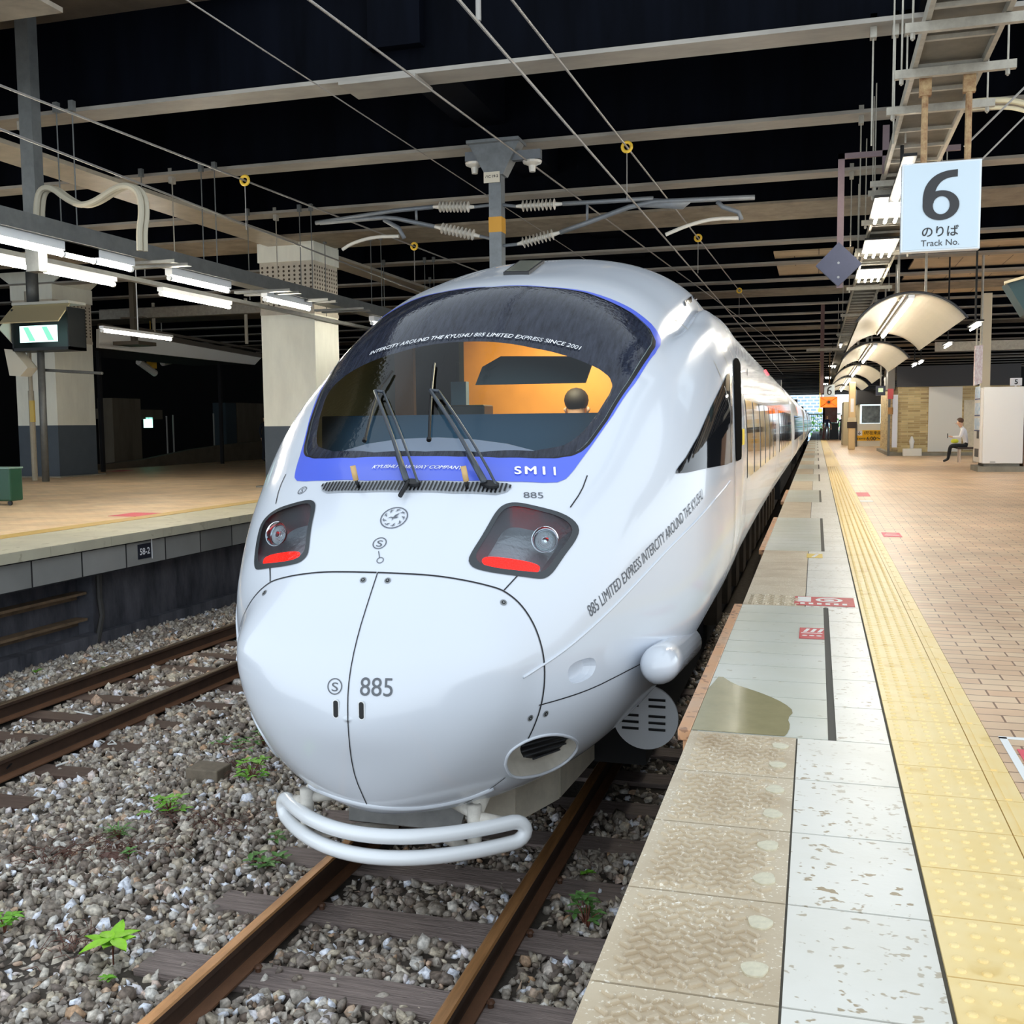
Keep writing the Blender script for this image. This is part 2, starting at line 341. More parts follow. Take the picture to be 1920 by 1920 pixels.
for z, lb in ((-.66, 'upper rusty steel ledge on the wall below the far platform'), (-.97, 'lower rusty steel ledge on the wall below the far platform')):
    mb = MB(); mb.bb(XF-.548, XF-.38, 2.2, 10.2, z-.03, z); mb.bb(XF-.548, XF-.52, 2.2, 10.2, z-.1, z-.03); tag(mb.build('steel_ledge', mat('ledge_rust', (140, 116, 90), .7, var=.5, vs=6)), lb, 'ledge')
mb = MB(); mb.tube([(XF-.28, 10.3, -.45), (XF-.28, 10.3, -.75), (XF-.24, 10.28, -.95), (XF-.26, 10.2, -1.25)], .035, 8); tag(mb.build('drain_pipe', mat('drain_dark', (58, 56, 54), .6)), 'dark drain pipe at the end of the wall ledges', 'pipe')
mb = MB(); yy = 11.0; mb.plate([(XF-.055, 10.75, -.34), (XF-.055, 11.0, -.34), (XF-.055, 11.0, -.16), (XF-.055, 10.75, -.16)], .01); mb.mi = 1
flat_text(mb, '58-2', (XF-.045, 10.87, -.25), (0, 1, 0), (0, 0, 1), width=.2, bold=.02); mb.bb(XF-.05, XF-.044, 11.01, 11.02, -.36, -.06)
tag(mb.build('number_plate', [mat('plate_navy', (24, 28, 44), .6), textwhite]), 'dark number marking 58-2 on the far platform wall', 'marking')
# --- roof: deck, beams
XG0, XG1 = -10.85, -10.15
deckm = mat('deck_underside', (96, 84, 70), .9, var=.45, vs=2, bump=.5, bs=8)
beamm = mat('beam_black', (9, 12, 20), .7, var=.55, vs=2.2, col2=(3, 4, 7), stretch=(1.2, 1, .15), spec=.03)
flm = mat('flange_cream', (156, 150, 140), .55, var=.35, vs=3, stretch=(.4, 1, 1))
mb = MB(); mb.bb(-27, -6.6, 5.2, YF+5, 6.1, 6.4); mb.bb(-6.6, 14, 10.7, YF+5, 6.1, 6.4); struct(mb.build('ceiling', deckm))
nb = 0; k = -1
while True:
    yc = 10.95+3.01*k; wide = (k+1) % 4 == 0
    if yc > YF: break
    nb += 1
    mb = MB(); w2 = .72 if wide else .2
    if wide: yc = yc-.45+(.1 if k > 0 else -.6); w2 = .78 if k > 0 else 1.35
    xr = 14 if k >= 0 else -6.6
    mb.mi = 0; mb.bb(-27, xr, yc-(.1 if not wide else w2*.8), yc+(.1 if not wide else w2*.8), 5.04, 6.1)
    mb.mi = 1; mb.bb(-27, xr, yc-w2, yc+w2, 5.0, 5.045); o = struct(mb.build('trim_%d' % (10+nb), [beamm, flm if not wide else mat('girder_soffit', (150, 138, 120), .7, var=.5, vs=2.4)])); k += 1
for x in (-15.5, -4.4, 4.6):     # longitudinal members between the beams
    nb += 1; mb = MB(); mb.bb(x-.3, x+.3, 5.2 if x < -6 else 10.7, YF, 5.3, 6.1); struct(mb.build('trim_%d' % (10+nb), beamm))
nb += 1; mb = MB(); q = np.array(ony(772, 152, 11.0)); mb.bb(q[0]-.75, q[0]+.15, 10.72, 11.25, 4.96, 5.0); struct(mb.build('trim_%d' % (10+nb), flm))
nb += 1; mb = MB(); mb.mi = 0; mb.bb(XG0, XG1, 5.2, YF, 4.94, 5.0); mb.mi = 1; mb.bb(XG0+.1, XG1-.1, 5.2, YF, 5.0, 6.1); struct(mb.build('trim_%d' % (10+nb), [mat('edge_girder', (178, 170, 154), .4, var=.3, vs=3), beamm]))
nb += 1; mb = MB(); mb.bb(.86, 1.06, 5.0, 10.9, 5.05, 5.25); struct(mb.build('trim_%d' % (10+nb), beamm))
# pale ceiling panels over the near platform, far bay
pm = brick_mat('ceiling_panel', (192, 170, 138), (186, 164, 132), (110, 96, 80), 1.1, 1.6, .012, rough=.6, bump=0)
nb += 1; mb = MB(); mb.bb(2.2, 14, 25.0, 34.5, 5.12, 5.16); struct(mb.build('trim_%d' % (10+nb), pm, off=(0, 0, 5)))
nb += 1; mb = MB(); mb.bb(-1.0, .75, 25.0, 28.9, 5.12, 5.16); struct(mb.build('trim_%d' % (10+nb), pm, off=(0, 0, 5)))
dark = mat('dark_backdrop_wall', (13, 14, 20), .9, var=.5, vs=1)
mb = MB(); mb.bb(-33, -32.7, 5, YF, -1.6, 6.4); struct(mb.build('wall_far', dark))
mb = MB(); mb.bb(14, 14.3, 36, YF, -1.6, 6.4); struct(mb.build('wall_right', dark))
mb = MB(); mb.bb(-33, -21.2, 5, YF, -1.6, -1.3); struct(mb.build('trim_%d' % (60), grm))
mb = MB(); mb.bb(-33, -27, 5.2, YF+5, 6.1, 6.4); struct(mb.build('trim_%d' % (61), beamm))
# ================================================================== TRAIN
XC = -1.976; Y0 = 4.125
TK = np.array([0, .25, .45, .65, .85, 1.08, 1.35, 1.7, 2.2, 3.2])
SP = dict(w=[0, .356, .652, .789, .971, 1.143, 1.345, 1.45, 1.455, 1.455], zw=[-.059, .02, .142, .14, .32, .48, .58, .68, .75, .75],
          zt=[-.059, .208, .367, .622, .9, 1.171, 1.69, 2.10, 2.40, 2.40], zb=[-.059, -.264, -.526, -.63, -.648, -.623, -.554, -.44, -.26, -.08],
          pt=[2.1, 2.21, 2.29, 2.2, 2.2, 2.85, 2.75, 3.1, 3.3, 3.2], pb=[2.13, 1.95, 1.75, 2.16, 2.8, 3.2, 2.9, 2.7, 3.0, 3.2])
TD = np.array([.85, 1.0, 1.2, 1.47, 1.7, 2.0, 2.3])
DP = dict(D=[.735, 1.088, 1.52, 2.081, 2.30, 2.53, 2.56], wd=[1.0, 1.04, 1.07, 1.2, 1.24, 1.33, 1.33], hd=[.48, .54, .72, .85, 1.02, 1.08, 1.15], pd=[2, 2.1, 2, 2, 2.5, 2.4, 2.2])
def pch(xk, yk, x):
    xk = np.asarray(xk, float); yk = np.asarray(yk, float); h = np.diff(xk); d = np.diff(yk)/h
    m = np.zeros(len(xk)); m[0] = d[0]; m[-1] = d[-1]; m[1:-1] = (h[1:]*d[:-1]+h[:-1]*d[1:])/(h[:-1]+h[1:]); s = d[:-1]*d[1:] <= 0; m[1:-1][s] = 0
    x = np.clip(x, xk[0], xk[-1]); i = np.clip(np.searchsorted(xk, x)-1, 0, len(h)-1); t = (x-xk[i])/h[i]
    return yk[i]*(2*t**3-3*t**2+1)+h[i]*m[i]*(t**3-2*t**2+t)+yk[i+1]*(-2*t**3+3*t**2)+h[i]*m[i+1]*(t**3-t**2)
def prm(y): t = np.sqrt(np.maximum(y-Y0, 0)); return {k: pch(TK, v, t) for k, v in SP.items()}
def domez(x, y):
    t = np.sqrt(np.maximum(y-Y0, 0)); D, wd, hd, pd = [pch(TD, DP[k], t) for k in ('D', 'wd', 'hd', 'pd')]
    u = np.clip(np.abs(x)/wd, 0, 1); z = D-hd*(1-np.maximum(1-u**pd, 0)**(1/pd))
    return np.where(t > .86, z-(np.maximum(y-9.2, 0)**2)*.22-np.where(np.abs(x) >= wd, 5, 0), -9)
def smax(a, b, k=.03): h = np.maximum(k-np.abs(a-b), 0)/k; return np.maximum(a, b)+h*h*k*.25
def bodyz(x, y): g = prm(y); u = np.clip(np.abs(x)/np.maximum(g['w'], 1e-6), 0, 1); return g['zw']+(g['zt']-g['zw'])*(1-u**g['pt'])**(1/g['pt'])
def groove(x, y):   # crease where the cab dome meets the flank
    xg = np.interp(y, [6.3, 6.9, 7.4, 7.9, 9.5], [1.045, 1.07, 1.09, 1.095, 1.10]); f = np.clip((y-6.35)/.7, 0, 1)*np.clip((10-y)/.8, 0, 1)
    return f*(.085*np.exp(-((np.abs(x)-xg)/.04)**2)-.035*np.exp(-((np.abs(x)-xg-.14)/.08)**2))
def topz(x, y): x = np.asarray(x, float); y = np.asarray(y, float); return smax(bodyz(x, y), domez(x, y))-groove(x, y)
def bodyx(y, z):
    g = prm(np.asarray(y, float)); up = z > g['zw']; h = np.where(up, g['zt']-g['zw'], g['zw']-g['zb']); p = np.where(up, g['pt'], g['pb'])
    return g['w']*np.maximum(1-np.clip(np.abs(z-g['zw'])/h, 0, 1)**p, 0)**(1/p)
def shell_grid(ys, nth=400):
    th = np.linspace(-PI/2, 3*PI/2, nth, endpoint=False)[None]; y = np.asarray(ys)[:, None]+0*th
    c, s = np.cos(th), np.sin(th); g = prm(y); up = s >= 0; p = np.where(up, g['pt'], g['pb'])
    x = g['w']*np.sign(c)*np.abs(c)**(2/p); z = g['zw']+np.where(up, g['zt']-g['zw'], g['zw']-g['zb'])*np.sign(s)*np.abs(s)**(2/p)
    z = np.where(up, smax(z, domez(x, y))-np.where(y < 12, groove(x, y), 0), z)
    return np.stack([x+XC, y, z], -1)
CAR1 = 24.3
ys = np.concatenate([[Y0+.000001], Y0+np.linspace(.02, 2.85, 190)**2, [13, 15, 17, 19, 21, CAR1]])
G = shell_grid(ys); ni, nj = G.shape[:2]; V = G.reshape(-1, 3)
ii, jj = np.meshgrid(np.arange(ni-1), np.arange(nj), indexing='ij'); j2 = (jj+1) % nj
FQ = np.stack([ii*nj+jj, ii*nj+j2, (ii+1)*nj+j2, (ii+1)*nj+jj], -1).reshape(-1, 4)
BV = BVHTree.FromPolygons(V.tolist(), FQ.tolist()+[list(range(nj))])
def hit(px, py):
    d = ray(px, py); r = BV.ray_cast(Vector(CAM), Vector(d))
    if r[0] is None:
        r = min((BV.find_nearest(Vector(CAM+d*t)) for t in np.linspace(3.5, 14, 200)/d[1]), key=lambda q: q[3])
    n = r[1]; n = n if n.dot(Vector(d)) < 0 else -n
    if math.hypot(r[0][0]-XC, r[0][2]+.06) < .09 and r[0][1] < 4.3: n = Vector((0, -1, 0))
    return np.array(r[0]), np.array(n)
def near(p):
    r = BV.find_nearest(Vector(p)); n = np.array(r[1]); q = np.array(r[0]); cpt = np.array([XC, max(q[1], 5.2), .4])
    if n.dot(q-cpt) < 0: n = -n
    if math.hypot(q[0]-XC, q[2]+.06) < .09 and q[1] < 4.3: n = np.array([0, -1., 0])
    return q, n
def top3(xy, off=.002):
    xy = np.atleast_2d(xy); e = .004; z = topz(xy[:, 0], xy[:, 1]); zx = (topz(xy[:, 0]+e, xy[:, 1])-topz(xy[:, 0]-e, xy[:, 1]))/(2*e); zy = (topz(xy[:, 0], xy[:, 1]+e)-topz(xy[:, 0], xy[:, 1]-e))/(2*e)
    n = np.stack([-zx, -zy, np.ones_like(z)], 1); n /= np.linalg.norm(n, axis=1)[:, None]
    return np.stack([xy[:, 0]+XC, xy[:, 1], z], 1)+n*off
def top_patch(mb, poly, off=.002, step=.035): P, Fc = fill2d(poly, step); mb.add(top3(P, off), Fc)
def ring_patch(mb, A, B, off=.002, k=4, mapf=None):
    vs = []; n = len(A)
    for i in range(k+1): t = i/k; Q = A*(1-t)+B*t; vs += list((mapf or top3)(Q, off))
    fs = [(i*n+j, i*n+(j+1) % n, (i+1)*n+(j+1) % n, (i+1)*n+j) for i in range(k) for j in range(n)]
    mb.add(vs, fs)
def px_top(pts): return np.array([[hit(*p)[0][0]-XC, hit(*p)[0][1]] for p in pts])
def mirror_outline(right):   # right half from bottom centre to top centre
    r = np.array(right); r[0, 0] = 0; r[-1, 0] = 0; return np.vstack([r, (r*[-1, 1])[::-1][1:-1]])
def ribbon(mb, pts, wd, off=.003, px=True, mirror=False, n=None, closed=False):
    P = smooth_open(pts, 1) if len(pts) > 2 and not closed else np.array(pts, float)
    P3 = [hit(*p) for p in resample(P, n or max(6, len(pts)*4))] if px else [near(p) for p in resample(P, n or max(6, len(pts)*4))]
    Q = np.array([p[0] for p in P3]); Nn = np.array([p[1] for p in P3]); vs = []; m = len(Q)
    for i in range(m):
        t = norm(Q[(i+1) % m if closed else min(i+1, m-1)]-Q[(i-1) % m if closed else max(i-1, 0)]); s = norm(np.cross(Nn[i], t)); vs += [Q[i]+s*wd/2+Nn[i]*off, Q[i]-s*wd/2+Nn[i]*off]
    fs = [(2*i, 2*i+1, 2*(i+1)+1, 2*(i+1)) for i in range(m-1)]
    if closed: fs.append((2*m-2, 2*m-1, 1, 0))
    mb.add(vs, fs)
    if mirror: mb.add([(2*XC-v[0], v[1], v[2]) for v in vs], fs)
def surf_text(mb, body, base, off=.002, height=None, bold=0, shear=0, space=1, flat_up=None):
    bd, bold = bold, 0
    # glyphs laid along a 3D baseline lying on the car body
    A, Fc, lo, hi = text_geo(body, bold, shear, space); B = resample(base, 60); d = np.r_[0, np.cumsum(np.linalg.norm(np.diff(B, axis=0), axis=1))]
    su = d[-1]/(hi[0]-lo[0]); sv = height/.73 if height else su
    vs = []; A0, F0 = A, Fc
    if bd: A = np.vstack([A0+np.array(d_)*bd for d_ in ((0, 0), (1, 0), (-1, 0), (0, 1), (0, -1))]); Fc = [tuple(i+k*len(A0) for i in f) for k in range(5) for f in F0]
    for p in A:
        s = min(max((p[0]-lo[0])*su, 0), d[-1]); q = np.array([np.interp(s, d, B[:, k]) for k in range(3)]); q2 = np.array([np.interp(min(s+.02, d[-1]), d, B[:, k]) for k in range(3)]); q1 = np.array([np.interp(max(s-.02, 0), d, B[:, k]) for k in range(3)])
        c, n = near(q); t = norm(q2-q1); up = norm(np.cross(n, t)); c2, n2 = near(c+up*(p[1]*sv)); vs.append(c2+n2*off)
    mb.add(vs, Fc)

train = empty('express_train', (XC, Y0+8, -1.123), 'white rounded-nose limited express train standing at the platform edge', 'train')
# ---- outlines read on the right half, mirrored to the left
WS = mirror_outline(px_top([(793, 856), (860, 857), (936, 859), (1000, 860), (1040, 860), (1072, 855), (1090, 846), (1104, 833), (1137, 788), (1179, 722), (1214, 668), (1226, 650), (1227, 638), (1217, 617), (1189, 591), (1147, 568), (1100, 550), (1029, 540), (982, 537), (917, 539)]))
CLR = mirror_outline(px_top([(810, 846), (900, 847), (1000, 845), (1050, 838), (1072, 826), (1094, 808), (1120, 775), (1143, 738), (1149, 722), (1143, 706), (1125, 692), (1095, 678), (1060, 666), (1000, 652), (950, 643), (875, 640)]))
BLO = mirror_outline(px_top([(763, 902), (860, 903), (959, 904), (1020, 906), (1046, 905), (1062, 898), (1076, 882), (1110, 835), (1150, 778), (1190, 720), (1228, 664), (1238, 648), (1239, 634), (1220, 607), (1185, 580), (1145, 561), (1100, 547), (1029, 539), (982, 536), (917, 538.6)]))
HL = smooth_closed(px_top([(881, 1052), (892, 1066), (940, 1076), (1009, 1085), (1030, 1078), (1050, 1050), (1082, 1005), (1082, 985), (1057, 966), (1010, 953), (970, 944), (950, 946), (934, 957), (910, 1000), (884, 1040)]), 2)
LOUV = mirror_outline(px_top([(755, 924), (850, 926), (930, 929), (950, 924), (960, 914), (957, 907), (860, 905), (765, 903)]))
# ---- shell with openings
ctr = V[FQ].mean(1); topside = ctr[:, 2] > .2
cxy = np.stack([ctr[:, 0]-XC, ctr[:, 1]], 1)
def pxof(P): c = (P-CAM) @ R; return np.stack([960+F*c[:, 0]/-c[:, 2], 960-F*c[:, 1]/-c[:, 2]], 1)
cpx = pxof(ctr); rside = (ctr[:, 0] > XC)
INT = smooth_closed([(947, 1437), (950, 1418), (962, 1403), (990, 1387), (1022, 1378), (1050, 1377), (1075, 1384), (1085, 1395), (1080, 1410), (1060, 1431), (1022, 1451), (985, 1459), (958, 1457)], 1)
REC = smooth_closed([(1066, 1272), (1064, 1255), (1075, 1242), (1105, 1232), (1117, 1236), (1118, 1252), (1108, 1270), (1085, 1281), (1070, 1282)], 1)
INT3 = np.array([hit(*p)[0] for p in resample(INT, 60, True)]); REC3 = np.array([hit(*p)[0] for p in resample(REC, 50, True)])
kill = topside & (inpoly(WS*[.985, 1]+[0, 0], cxy) | inpoly(HL, cxy) | inpoly(HL*[-1, 1], cxy))
intyz = INT3[:, 1:]; recyz = REC3[:, 1:]
cyz = ctr[:, 1:]
kill |= (np.abs(ctr[:, 0]-XC) > .25) & (inpoly(intyz, cyz) & (ctr[:, 2] < 0)) & (ctr[:, 1] < 8)
kill |= inpoly(recyz, cyz) & (np.abs(ctr[:, 0]-XC) > .4)
keep = FQ[~kill]
usedk = np.zeros(len(V), int); np.add.at(usedk, keep.ravel(), 1); alld = np.zeros(len(V), int); np.add.at(alld, FQ[kill].ravel(), 1)
edge = np.where((usedk > 0) & (alld > 0))[0]
outl = [top3(resample(WS*[.985, 1], 600, True), 0), top3(resample(HL, 300, True), 0), top3(resample(HL*[-1, 1], 300, True), 0), resample(INT3, 300, True), resample(REC3, 200, True)]
outl += [o*[-1, 1, 1]+[2*XC, 0, 0] for o in outl[3:]]
OA = np.vstack(outl); V2 = V.copy()
for e in edge:
    d = np.linalg.norm(OA-V[e], axis=1); k = d.argmin()
    if d[k] < .09: V2[e] = OA[k]
mb = MB(); mb.add(V2, [tuple(f) for f in keep]+[tuple(range(nj))])
body = mb.build('car_body', white, train, smooth=True)
# ---- blue band, black border, windscreen glass
nW = 260
def param_ring(P): P = resample(P, nW, True); return P
def halfmatch(P, n=130):
    P = np.array(P); h = len(P)//2+1; r = resample(P[:h], n); return np.vstack([r, (r*[-1, 1])[::-1][1:-1]])
WSr, BLr, CLr = halfmatch(WS), halfmatch(BLO), halfmatch(CLR)
mb = MB(); ring_patch(mb, WSr, BLr, .003, 14); mb.build('blue_band', blue, train, smooth=True)
mb = MB(); ring_patch(mb, CLr, WSr, -.003, 20); frit = mb.build('windscreen_tint', mat('screen_tint', (98, 98, 124), .25, bump=.9, bs=45, var=.3, vs=14, stretch=(3.5, .4, .6), col2=(52, 52, 72)), train, smooth=True); frit['label'] = 'dark tinted border of the windscreen wet with rain'
mb = MB(); ring_patch(mb, WSr*[1-.012, 1]+[0, 0], WSr*[1+.006, 1], .004, 1); mb.build('windscreen_seal', black, train, smooth=True)
gl = glass('windscreen_glass', (.86, .93, .90)); mb = MB(); top_patch(mb, resample(WS*[.99, 1], 220, True), .001, .035); g_ = mb.build('windscreen', gl, train, smooth=True)
# writing on the windscreen and band
mb = MB(); base = smooth_open(np.array([top3(px_top([p]))[0] for p in [(694, 668), (745, 652), (800, 641), (851, 636), (900, 633), (950, 635), (1000, 641), (1045, 648), (1088, 659)]]), 1)
surf_text(mb, 'INTERCITY AROUND THE KYUSHU 885 LIMITED EXPRESS SINCE 2001', base, .010, height=.036, bold=.012, shear=.3); mb.build('windscreen_lettering', textwhite, train)
mb = MB(); surf_text(mb, 'KYUSHU RAILWAY COMPANY', [hit(698, 881)[0], hit(780, 881)[0], hit(867, 883)[0]], .009, height=.034, shear=.2, bold=.018)
surf_text(mb, 'SM11', [hit(965, 891)[0], hit(1042, 893)[0]], .009, height=.062, bold=.03, space=1.3); mb.build('band_lettering', textwhite, train)
mb = MB(); surf_text(mb, '885', [hit(982, 934)[0], hit(1019, 935)[0]], .003, height=.042); surf_text(mb, '885', [hit(675, 1304)[0], hit(736, 1306)[0]], .003, height=.085)
surf_text(mb, '885 LIMITED EXPRESS INTERCITY AROUND THE KYUSHU', smooth_open([hit(*p)[0] for p in [(1107, 1157), (1150, 1115), (1200, 1064), (1250, 1012), (1290, 967), (1318, 934)]], 2), .003, height=.062)
def px_circle(cx, cy, ax, bx, ang=0, n=36):
    a = math.radians(ang); return [(cx+ax*math.cos(t)*math.cos(a)-bx*math.sin(t)*math.sin(a), cy+ax*math.cos(t)*math.sin(a)+bx*math.sin(t)*math.cos(a)) for t in np.linspace(0, 2*PI, n, endpoint=False)]
def surf_ring(mb, c, r, wd, up=(0, 0, 1), off=.003, n=40):
    c, nn = c; u = norm(np.cross(up, nn)); v = np.cross(nn, u); ribbon(mb, [c+r*(u*math.cos(t)+v*math.sin(t)) for t in np.linspace(0, 2*PI, n, endpoint=False)], wd, off, px=False, n=n, closed=True)
def s_mark(mb, px, r):
    h = hit(*px); surf_ring(mb, h, r, .005); c, nn = h; u = norm(np.cross((0, 0, 1), nn)); v = np.cross(nn, u)
    surf_text(mb, 'S', [c-u*r*.42-v*r*.62, c+u*r*.48-v*r*.62], .003, height=r*1.2)
s_mark(mb, (712, 1019), .033); s_mark(mb, (567, 920), .026); s_mark(mb, (628, 1287), .034)
ribbon(mb, [(710, 1034), (712, 1047)], .004, .003, n=6); surf_ring(mb, hit(713, 1051), .016, .004)
mb.build('body_lettering', textgrey, train)
# seagull emblem: ring of small birds round one soaring bird
mb = MB(); h = hit(739, 971); surf_ring(mb, h, .068, .006); c, nn = h; u = norm(np.cross((0, 0, 1), nn)); v = np.cross(nn, u)
def bird(cx, cy, s, a):
    pts = [(-1, .15), (-.45, .28), (-.1, .1), (.25, .45), (.95, .62), (.45, .2), (.3, -.02), (.75, -.12), (.25, -.25), (-.05, -.12), (-.4, -.55), (-.25, -.05), (-.5, .12)]
    ca, sa = math.cos(a), math.sin(a); q = [(cx+s*(x*ca-y*sa), cy+s*(x*sa+y*ca)) for x, y in pts]
    mb.add([near(c+u*x+v*y)[0]+nn*.004 for x, y in q], [tuple(range(len(q)))])
bird(0, 0, .034, .35)
for k in range(9): a = 2*PI*k/9; bird(.052*math.cos(a), .052*math.sin(a), .017, a+1.9)
mb.build('emblem', mat('emblem_grey', (95, 100, 108), .5), train)
# ---- louvre strip under the band
mb = MB(); ring_patch(mb, halfmatch(LOUV, 40), halfmatch(LOUV, 40)*[1.0, 0]+[0, float(LOUV[:, 1].mean())], .003, 1) if 0 else top_patch(mb, resample(LOUV, 80, True), .003, .03); lo_ = mb.build('louvre', mat('louvre_grey', (158, 162, 168), .5), train)
mb = MB(); ylo, yhi = LOUV[:, 1].min(), LOUV[:, 1].max()
for k in range(-38, 39):
    x = k*.0205; yy_ = np.linspace(ylo, yhi, 60); i_ = inpoly(LOUV, np.stack([np.full(60, x), yy_], 1))
    if i_.sum() < 6: continue
    a_, b_ = yy_[i_].min()+.006, yy_[i_].max()-.006; Pq = top3([[x-.005, a_], [x+.005, a_], [x+.005, b_], [x-.005, b_]], .009); mb.add(Pq, [(0, 1, 2, 3)])
mb.build('slot', black, lo_); lo_.children[0]['kind'] = 'stuff'
# ---- panel gaps
mb = MB()
ribbon(mb, [(690, 1512), (680, 1490), (668, 1462), (660, 1430), (655, 1390), (652, 1340), (653, 1290), (660, 1240), (673, 1185), (690, 1130), (708, 1075)], .005, n=50)
NS = [(708, 1074), (760, 1076), (820, 1080), (880, 1090), (925, 1101), (945, 1108), (975, 1131), (1000, 1168), (1015, 1210), (1021, 1248), (1020, 1290), (1013, 1328), (1000, 1364), (990, 1384)]
nse = [hit(*p)[0] for p in smooth_open(NS, 1)]; ribbon(mb, nse, .008, px=False, n=60); ribbon(mb, [(2*XC-p[0], p[1], p[2]) for p in nse], .008, px=False, n=60)
for q in ([(947, 1457), (930, 1470), (900, 1490), (869, 1506)], [(945, 1107), (970, 1080), (972, 1078)], [(1010, 1322), (1060, 1308), (1110, 1290), (1160, 1265), (1213, 1238)], [(1069, 952), (1090, 922), (1101, 892)], [(507, 1089), (507, 1066)]):
    p3 = [hit(*p)[0] for p in q]; ribbon(mb, p3, .006, px=False); 
    if len(q) != 2: ribbon(mb, [(2*XC-p[0], p[1], p[2]) for p in p3], .006, px=False)
mb.build('panel_gap', seamm, train)
# raised moulding along the flank
mb = MB(); rl = smooth_open([hit(*p)[0] for p in [(981, 1270), (1018, 1247), (1060, 1218), (1115, 1170), (1160, 1127), (1210, 1075), (1270, 1010), (1330, 945), (1369, 901)]], 2)
P = [near(p) for p in resample(rl, 70)]; mb.tube([a+b*.001 for a, b in P], .007, 6); mb.tube([(2*XC-(a+b*.001)[0], a[1], a[2]) for a, b in P], .007, 6); mb.build('moulding', white, train, smooth=True)
# bolts and key slots
for p in ((681, 1088), (727, 1089), (944, 1130), (496, 1112), (994, 1346), (1023, 1338)):
    c, nn = hit(*p); u = norm(np.cross((0, 0, 1), nn)); v = np.cross(nn, u); mb = MB(); mb.mi = 0; disc(mb, c+nn*.003, u, v, .016, 20, .009); mb.mi = 1; disc(mb, c+nn*.004, u, v, .0095); mb.mi = 0; disc(mb, c+nn*.005, u, v, .0045)
    mb.build('bolt', [steel, black], train)
for p in ((630, 1329), (678, 1332)):
    c, nn = hit(*p); u = norm(np.cross((0, 0, 1), nn)); v = np.cross(nn, u); mb = MB()
    for mi, rr, o in ((0, .0165, .002), (1, .0115, .004)):
        mb.mi = mi; q = [c+u*(rr*math.cos(t))+v*(rr*math.sin(t)+(.027 if math.sin(t) > 0 else -.027))+nn*o for t in np.linspace(.001, 2*PI, 24, endpoint=False)]; mb.add(q, [tuple(range(24))])
    mb.build('key_slot', [whitetube, black], train)
# ---- roof vent
mb = MB(); vq = [hit(*p)[0] for p in [(944, 516), (992, 515), (1021, 493), (975, 492)]]; vq = [near(p) for p in vq]; cq = sum(q[0] for q in vq)/4
mb.mi = 0; mb.plate([q[0]+q[1]*.01 for q in vq], .02); mb.mi = 1; mb.plate([(q[0]*.86+cq*.14)+q[1]*.014 for q in vq], .018); mb.build('roof_vent', [black, mat('vent_glass', (110, 112, 100), .2)], train)
# ---- headlights
hc = HL.mean(0)
for sx in (1, -1):
    hb = empty('headlight', (0, 0, 0), None, None); hb.parent = train; hb.location = (0, 0, 0)
    S = np.array([sx, 1.0]); o = resample(HL, 90, True)*S; c2 = o.mean(0)
    mb = MB(); inn = c2+(o-c2)*.9
    ring_patch(mb, inn, c2+(o-c2)*1.035, .004, 2); mb.build('rim', mat('rim_black', (58, 62, 66), .25), hb, smooth=True)
    mb = MB(); A3 = top3(o, -.002); B3 = top3(c2+(o-c2)*.8, -.13); n = len(o)
    mb.add(list(A3)+list(B3), [(j, (j+1) % n, n+(j+1) % n, n+j) for j in range(n)]+[tuple(range(n, 2*n))]); mb.build('housing', mat('lamp_housing', (176, 182, 188), .28, .55, bump=.25, bs=60), hb)
    def uvp(a, b, off):   # position inside the lamp on a 2D frame: a across outward, b up
        return top3([[sx*a, b]], off)[0]
    p = px_top([(1028, 1003)])[0]; cL = uvp(p[0], p[1], -.05); _, nn = near(cL); dr = norm(nn*.5+np.array([0, -1, .1])); u = norm(np.cross((0, 0, 1), dr)); v = np.cross(dr, u)
    mb = MB(); mb.mi = 0
    for k, (r, dd) in enumerate(((.062, .02), (.05, -.02), (.03, -.045))): pass
    rs = [(.066, .03), (.06, .028), (.05, 0), (.03, -.03), (0.012, -.04)]; vs = []
    for r, dd in rs: vs += [cL+u*r*math.cos(t)+v*r*math.sin(t)+dr*dd for t in np.linspace(0, 2*PI, 28, endpoint=False)]
    fs = [(i*28+j, i*28+(j+1) % 28, (i+1)*28+(j+1) % 28, (i+1)*28+j) for i in range(4) for j in range(28)]+[tuple(range(112, 140))]
    mb.add(vs, fs); mb.build('reflector', mat('chrome', (225, 230, 235), .12, 1), hb, smooth=True)
    mb = MB()
    for k in range(6): disc(mb, cL+dr*(.0+.004*k), u, v, .052-.006*k, 24, .047-.006*k)
    mb.build('lens', mat('lens', (215, 225, 232), .1, bump=.6, bs=120), hb)
    TLr = px_top([(903, 1052), (914, 1062), (960, 1071), (1003, 1077), (1014, 1067), (1012, 1057), (965, 1047), (917, 1041), (905, 1044)]); tl = smooth_closed(TLr, 2)*S
    mb = MB(); top_patch(mb, tl, -.010, .012); mb.build('tail_light', mat('tail_red', (255, 40, 28), .25, bump=1, bs=160, emit=1.6, ecol=(255, 22, 14)), hb)
    mb = MB(); top_patch(mb, c2+(o-c2)*.99, .0005, .04); mb.build('lamp_glass', MATS.get('lampglass') or glass('lampglass', (.82, .86, .88)), hb, smooth=True)
